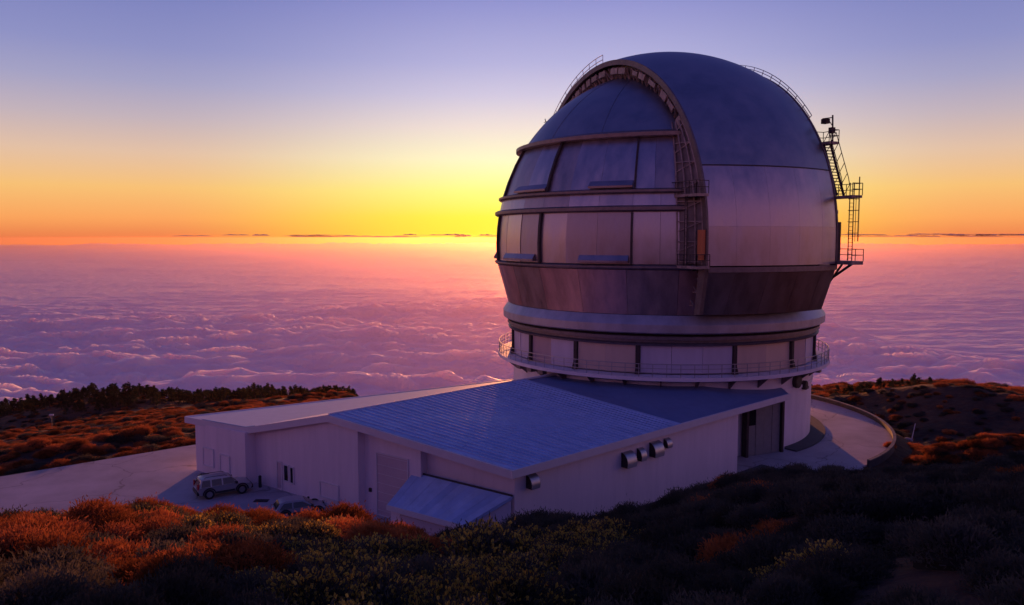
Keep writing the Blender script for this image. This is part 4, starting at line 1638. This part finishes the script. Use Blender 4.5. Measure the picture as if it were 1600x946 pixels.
def shrub_kind(i):
    x, y = cand[i]
    u = x / y
    f = fl_noise[i]
    if y < 24 and -.28 < u < .12 and f > -.12:
        return 'flower'
    if f > (.36 if u < .12 else .5):
        return 'flower'
    if u < -.1 and f < .12 and y > 17 - 6 * (u < -.3):
        return 'dry'
    if f < -.42 and y > 16:
        return 'dry'
    return 'green'


LBL = {'green': ('dark green broom bush on the shaded near slope', 'dark green broom bushes on the near slope'),
       'flower': ('broom bush dotted with small yellow flowers on the near slope', 'yellow-flowered broom bushes on the near slope'),
       'dry': ('reddish-brown dry broom bush on the near slope', 'dry brown broom bushes on the near slope')}
rest = []
for c, i in enumerate(order):
    k = shrub_kind(i)
    x, y = cand[i]
    s = g.uniform(.6, 1.05) * (0.8 if y < 13 else 1.0)
    if c < 290:
        me = SH[k][int(g.integers(3))]
        o = bpy.data.objects.new('broom_shrub', me)
        COL.objects.link(o)
        o.location = (x, y, zv[i] - .05)
        o.rotation_euler = (g.normal() * .08, g.normal() * .08, g.uniform(0, 6.28))
        o.scale = (s * g.uniform(.9, 1.2), s * g.uniform(.9, 1.2), s * g.uniform(.8, 1.1))
        tag(o, LBL[k][0], 'shrub', LBL[k][1])
    else:
        rest.append((x, y, zv[i] - .05, s, k))


def scatter(name, pts, src):
    """one object: bushes set at the given points by geometry nodes"""
    me = bpy.data.meshes.new(name)
    me.from_pydata([(p[0], p[1], p[2]) for p in pts], [], [])
    for nm, ty in (('s', 'FLOAT_VECTOR'), ('r', 'FLOAT_VECTOR'), ('i', 'INT')):
        me.attributes.new(nm, ty, 'POINT')
    rots = [(g.normal() * .08, g.normal() * .08, g.uniform(0, 6.28)) for _ in pts]
    me.attributes['s'].data.foreach_set('vector', [c for p in pts for c in p[3]])
    me.attributes['r'].data.foreach_set('vector', [c for q in rots for c in q])
    me.attributes['i'].data.foreach_set('value', [p[4] for p in pts])
    o = bpy.data.objects.new(name, me)
    COL.objects.link(o)
    ng = bpy.data.node_groups.new(name, 'GeometryNodeTree')
    ng.interface.new_socket('Geometry', in_out='INPUT', socket_type='NodeSocketGeometry')
    ng.interface.new_socket('Geometry', in_out='OUTPUT', socket_type='NodeSocketGeometry')
    n, l = ng.nodes, ng.links
    gi, go = n.new('NodeGroupInput'), n.new('NodeGroupOutput')
    jg = n.new('GeometryNodeJoinGeometry')
    ai = n.new('GeometryNodeInputNamedAttribute')
    ai.data_type = 'INT'
    ai.inputs[0].default_value = 'i'
    as_ = n.new('GeometryNodeInputNamedAttribute')
    as_.data_type = 'FLOAT_VECTOR'
    as_.inputs[0].default_value = 's'
    ar_ = n.new('GeometryNodeInputNamedAttribute')
    ar_.data_type = 'FLOAT_VECTOR'
    ar_.inputs[0].default_value = 'r'
    er_ = n.new('FunctionNodeEulerToRotation')
    l.new(ar_.outputs[0], er_.inputs[0])
    for k, s_ in enumerate(src):
        oi = n.new('GeometryNodeObjectInfo')
        oi.transform_space = 'ORIGINAL'
        oi.inputs['Object'].default_value = s_
        oi.inputs['As Instance'].default_value = True
        cmp_ = n.new('FunctionNodeCompare')
        cmp_.data_type = 'INT'
        cmp_.operation = 'EQUAL'
        l.new(ai.outputs[0], cmp_.inputs[2])
        cmp_.inputs[3].default_value = k
        ip = n.new('GeometryNodeInstanceOnPoints')
        l.new(gi.outputs[0], ip.inputs['Points'])
        l.new(cmp_.outputs[0], ip.inputs['Selection'])
        l.new(oi.outputs['Geometry'], ip.inputs['Instance'])
        l.new(er_.outputs[0], ip.inputs['Rotation'])
        l.new(as_.outputs[0], ip.inputs['Scale'])
        l.new(ip.outputs[0], jg.inputs[0])
    l.new(jg.outputs[0], go.inputs[0])
    md = o.modifiers.new('scatter', 'NODES')
    md.node_group = ng
    return tag(o, kind='stuff')


# one bush of each mesh serves as the source for the masses
src, src_i = [], {}
for o in COL.objects:
    if o.type == 'MESH' and o.data.name.startswith('broom_shrub') and o.data.name not in src_i:
        src_i[o.data.name] = len(src)
        src.append(o)


def kind_index(k):
    c = [src_i[m.name] for m in SH[k] if m.name in src_i]
    return c[int(g.integers(len(c)))]


scatter('broom_scrub', [(x, y, z_, (s, s, s), kind_index(k)) for x, y, z_, s, k in rest], src)

# scrub on the hillsides beyond the yard and on the mound at the right
pts = []


def strew(nn, x0, x1, y0, y1, smin, smax, cond, kinds):
    xs, ys = g.uniform(x0, x1, nn), g.uniform(y0, y1, nn)
    sd = poly_sd(xs, ys, yard_poly)
    ok = (sd > 1.2) & cond(xs, ys, sd)
    xs, ys = xs[ok], ys[ok]
    zs = ground(xs, ys)
    for x, y, z_ in zip(xs, ys, zs):
        s = g.uniform(smin, smax)
        pts.append((x, y, z_ - .15 * s, (s * g.uniform(1, 1.5), s * g.uniform(1, 1.5), s * g.uniform(.6, 1.0)), kind_index(kinds[int(g.integers(len(kinds)))])))


strew(7500, -110, -5, 60, 150, .45, 1.15, lambda x, y, s: (x < -.1 * y) & (g.random(len(x)) < .75), ('dry', 'dry', 'green'))
strew(6500, -230, 0, 140, 300, .7, 1.6, lambda x, y, s: x < -.1 * y, ('dry', 'dry', 'green'))
strew(2600, -360, 0, 290, 480, 1.0, 2.0, lambda x, y, s: x < -.08 * y, ('dry', 'green', 'green'))
strew(1500, 30, 62, 52, 74, .4, .95, lambda x, y, s: s > 2, ('dry', 'dry', 'dry', 'green'))
strew(1700, 40, 150, 75, 170, .4, 1.1, lambda x, y, s: (x > .36 * y), ('green', 'green', 'dry'))
strew(1500, 60, 260, 160, 330, 1.2, 2.8, lambda x, y, s: (x > .33 * y), ('dry', 'dry', 'green'))
scatter('hillside_scrub', pts, src)

# single bushes that stand out
for x_, y_, s, k, lb in ((33.6, 68.4, .62, 'dry', 'small orange-brown bush growing against the kerb wall'),
                         (-.5, 16.8, 1.35, 'flower', 'broad bush thick with yellow flowers at the bottom middle')):
    o = bpy.data.objects.new('broom_shrub', SH[k][0])
    COL.objects.link(o)
    o.location = (x_, y_, max(gz(x_, y_), ZG if y_ > 60 else -99) - .03)
    o.rotation_euler = (0, 0, 1.3 * x_)
    o.scale = (s, s, s)
    tag(o, lb, 'shrub')


def pine_mesh(seed):
    gg = np.random.default_rng(seed)
    m = MB()
    m.bar((0, 0, -.6), (gg.normal() * .1, gg.normal() * .1, 5.5), .22, 6, .06, mi=1)
    V0 = []
    top = 7.0 + gg.random() * 1.5
    slim = .8 + gg.random() * .5
    for k in range(34):
        f = gg.random() ** .8
        h = 1.6 + f * (top - 1.6)
        rad = (1 - (h - 1.6) / (top - 1.4)) ** .7 * 2.0 * slim + .15
        a = gg.random() * 6.283
        rr = rad * (.35 + .65 * gg.random())
        c = np.array([rr * math.cos(a), rr * math.sin(a), h])
        if gg.random() < .35:
            m.bar((0, 0, h - .4), tuple(c), .05, 3, .02, mi=1)
        for q in range(9):
            d = gg.normal(size=3)
            d[2] = abs(d[2]) * .8 + .15
            d /= np.linalg.norm(d)
            s1 = np.cross(d, gg.normal(size=3))
            s1 = s1 / np.linalg.norm(s1) * (.16 + .14 * gg.random())
            p = c + gg.normal(size=3) * .25
            t = p + d * (.45 + .4 * gg.random())
            m.add([tuple(p - s1), tuple(p + s1), tuple(t)], [(0, 1, 2)], 0)
    me = bpy.data.meshes.new('pine_tree')
    me.from_pydata([tuple(float(c) for c in v) for v in m.v], [], m.f)
    me.materials.append(M_PINE)
    me.materials.append(M_BARK)
    me.polygons.foreach_set('material_index', m.m)
    me.update()
    return me


PINES = [pine_mesh(60 + k) for k in range(6)]


def pine(x, y, s, label, group):
    o = bpy.data.objects.new('pine_tree', PINES[int(g.integers(len(PINES)))])
    COL.objects.link(o)
    o.location = (x, y, gz(x, y) - .2)
    o.rotation_euler = (0, 0, g.uniform(0, 6.28))
    o.scale = (s * g.uniform(.95, 1.5), s * g.uniform(.95, 1.5), s * g.uniform(.8, 1.15))
    tag(o, label, 'tree', group)


for k in range(290):
    t = k / 289.0
    y = g.uniform(345, 400)
    u = -.68 + .50 * t + g.normal() * .006
    pine(u * y, y, g.uniform(.5, .82), 'small dark pine in the row along the left ridge', 'pines along the left ridge')
for k in range(30):
    y = g.uniform(148, 162)
    u = .425 + .11 * (k / 29.0) ** 1.1 + g.normal() * .004
    pine(u * y, y, g.uniform(.2, .34), 'little dark pine on the right ridge above the clouds', 'pines along the right ridge')

pm = []
xs_, ys_ = g.uniform(-.72, -.19, 420), g.uniform(330, 415, 420)
for u_, y_ in zip(xs_, ys_):
    q = g.uniform(.4, .75)
    pm.append((u_ * y_, y_, gz(u_ * y_, y_) - .2, (q * 1.3, q * 1.3, q), int(g.integers(2))))
psrc, seen = [], set()
for o in COL.objects:
    if o.type == 'MESH' and o.data.name.startswith('pine_tree') and o.data.name not in seen and len(psrc) < 2:
        seen.add(o.data.name)
        psrc.append(o)
scatter('pine_forest', pm, psrc)

# rocks
for x_, y_, s, lb in ((7.6, 42.9, .75, 'pale rounded rock lying below the right wall'), (9.4, 20.8, .5, 'flat pale rock among dark bushes at the lower right'),
                      (39.4, 76.5, .4, 'small flat rock just beyond the kerb wall'), (63.0, 100.0, .8, 'small pale rock high on the dark right slope')):
    bm = bmesh.new()
    bmesh.ops.create_icosphere(bm, subdivisions=3, radius=1.0)
    gg = np.random.default_rng(int(x_ * 10))
    for v in bm.verts:
        k = 1 + .28 * float(perlin(np.array([v.co.x * 1.3 + x_]), np.array([v.co.y * 1.3 + v.co.z]))[0])
        v.co = Vector((v.co.x * k * 1.2, v.co.y * k, v.co.z * k * .55))
    me = bpy.data.meshes.new('rock')
    bm.to_mesh(me)
    bm.free()
    me.materials.append(M_ROCK)
    o = bpy.data.objects.new('rock', me)
    COL.objects.link(o)
    o.scale = (s, s, s)
    o.location = (x_, y_, gz(x_, y_) + .2 * s)
    o.rotation_euler = (.1, .05, x_)
    tag(o, lb, 'rock')
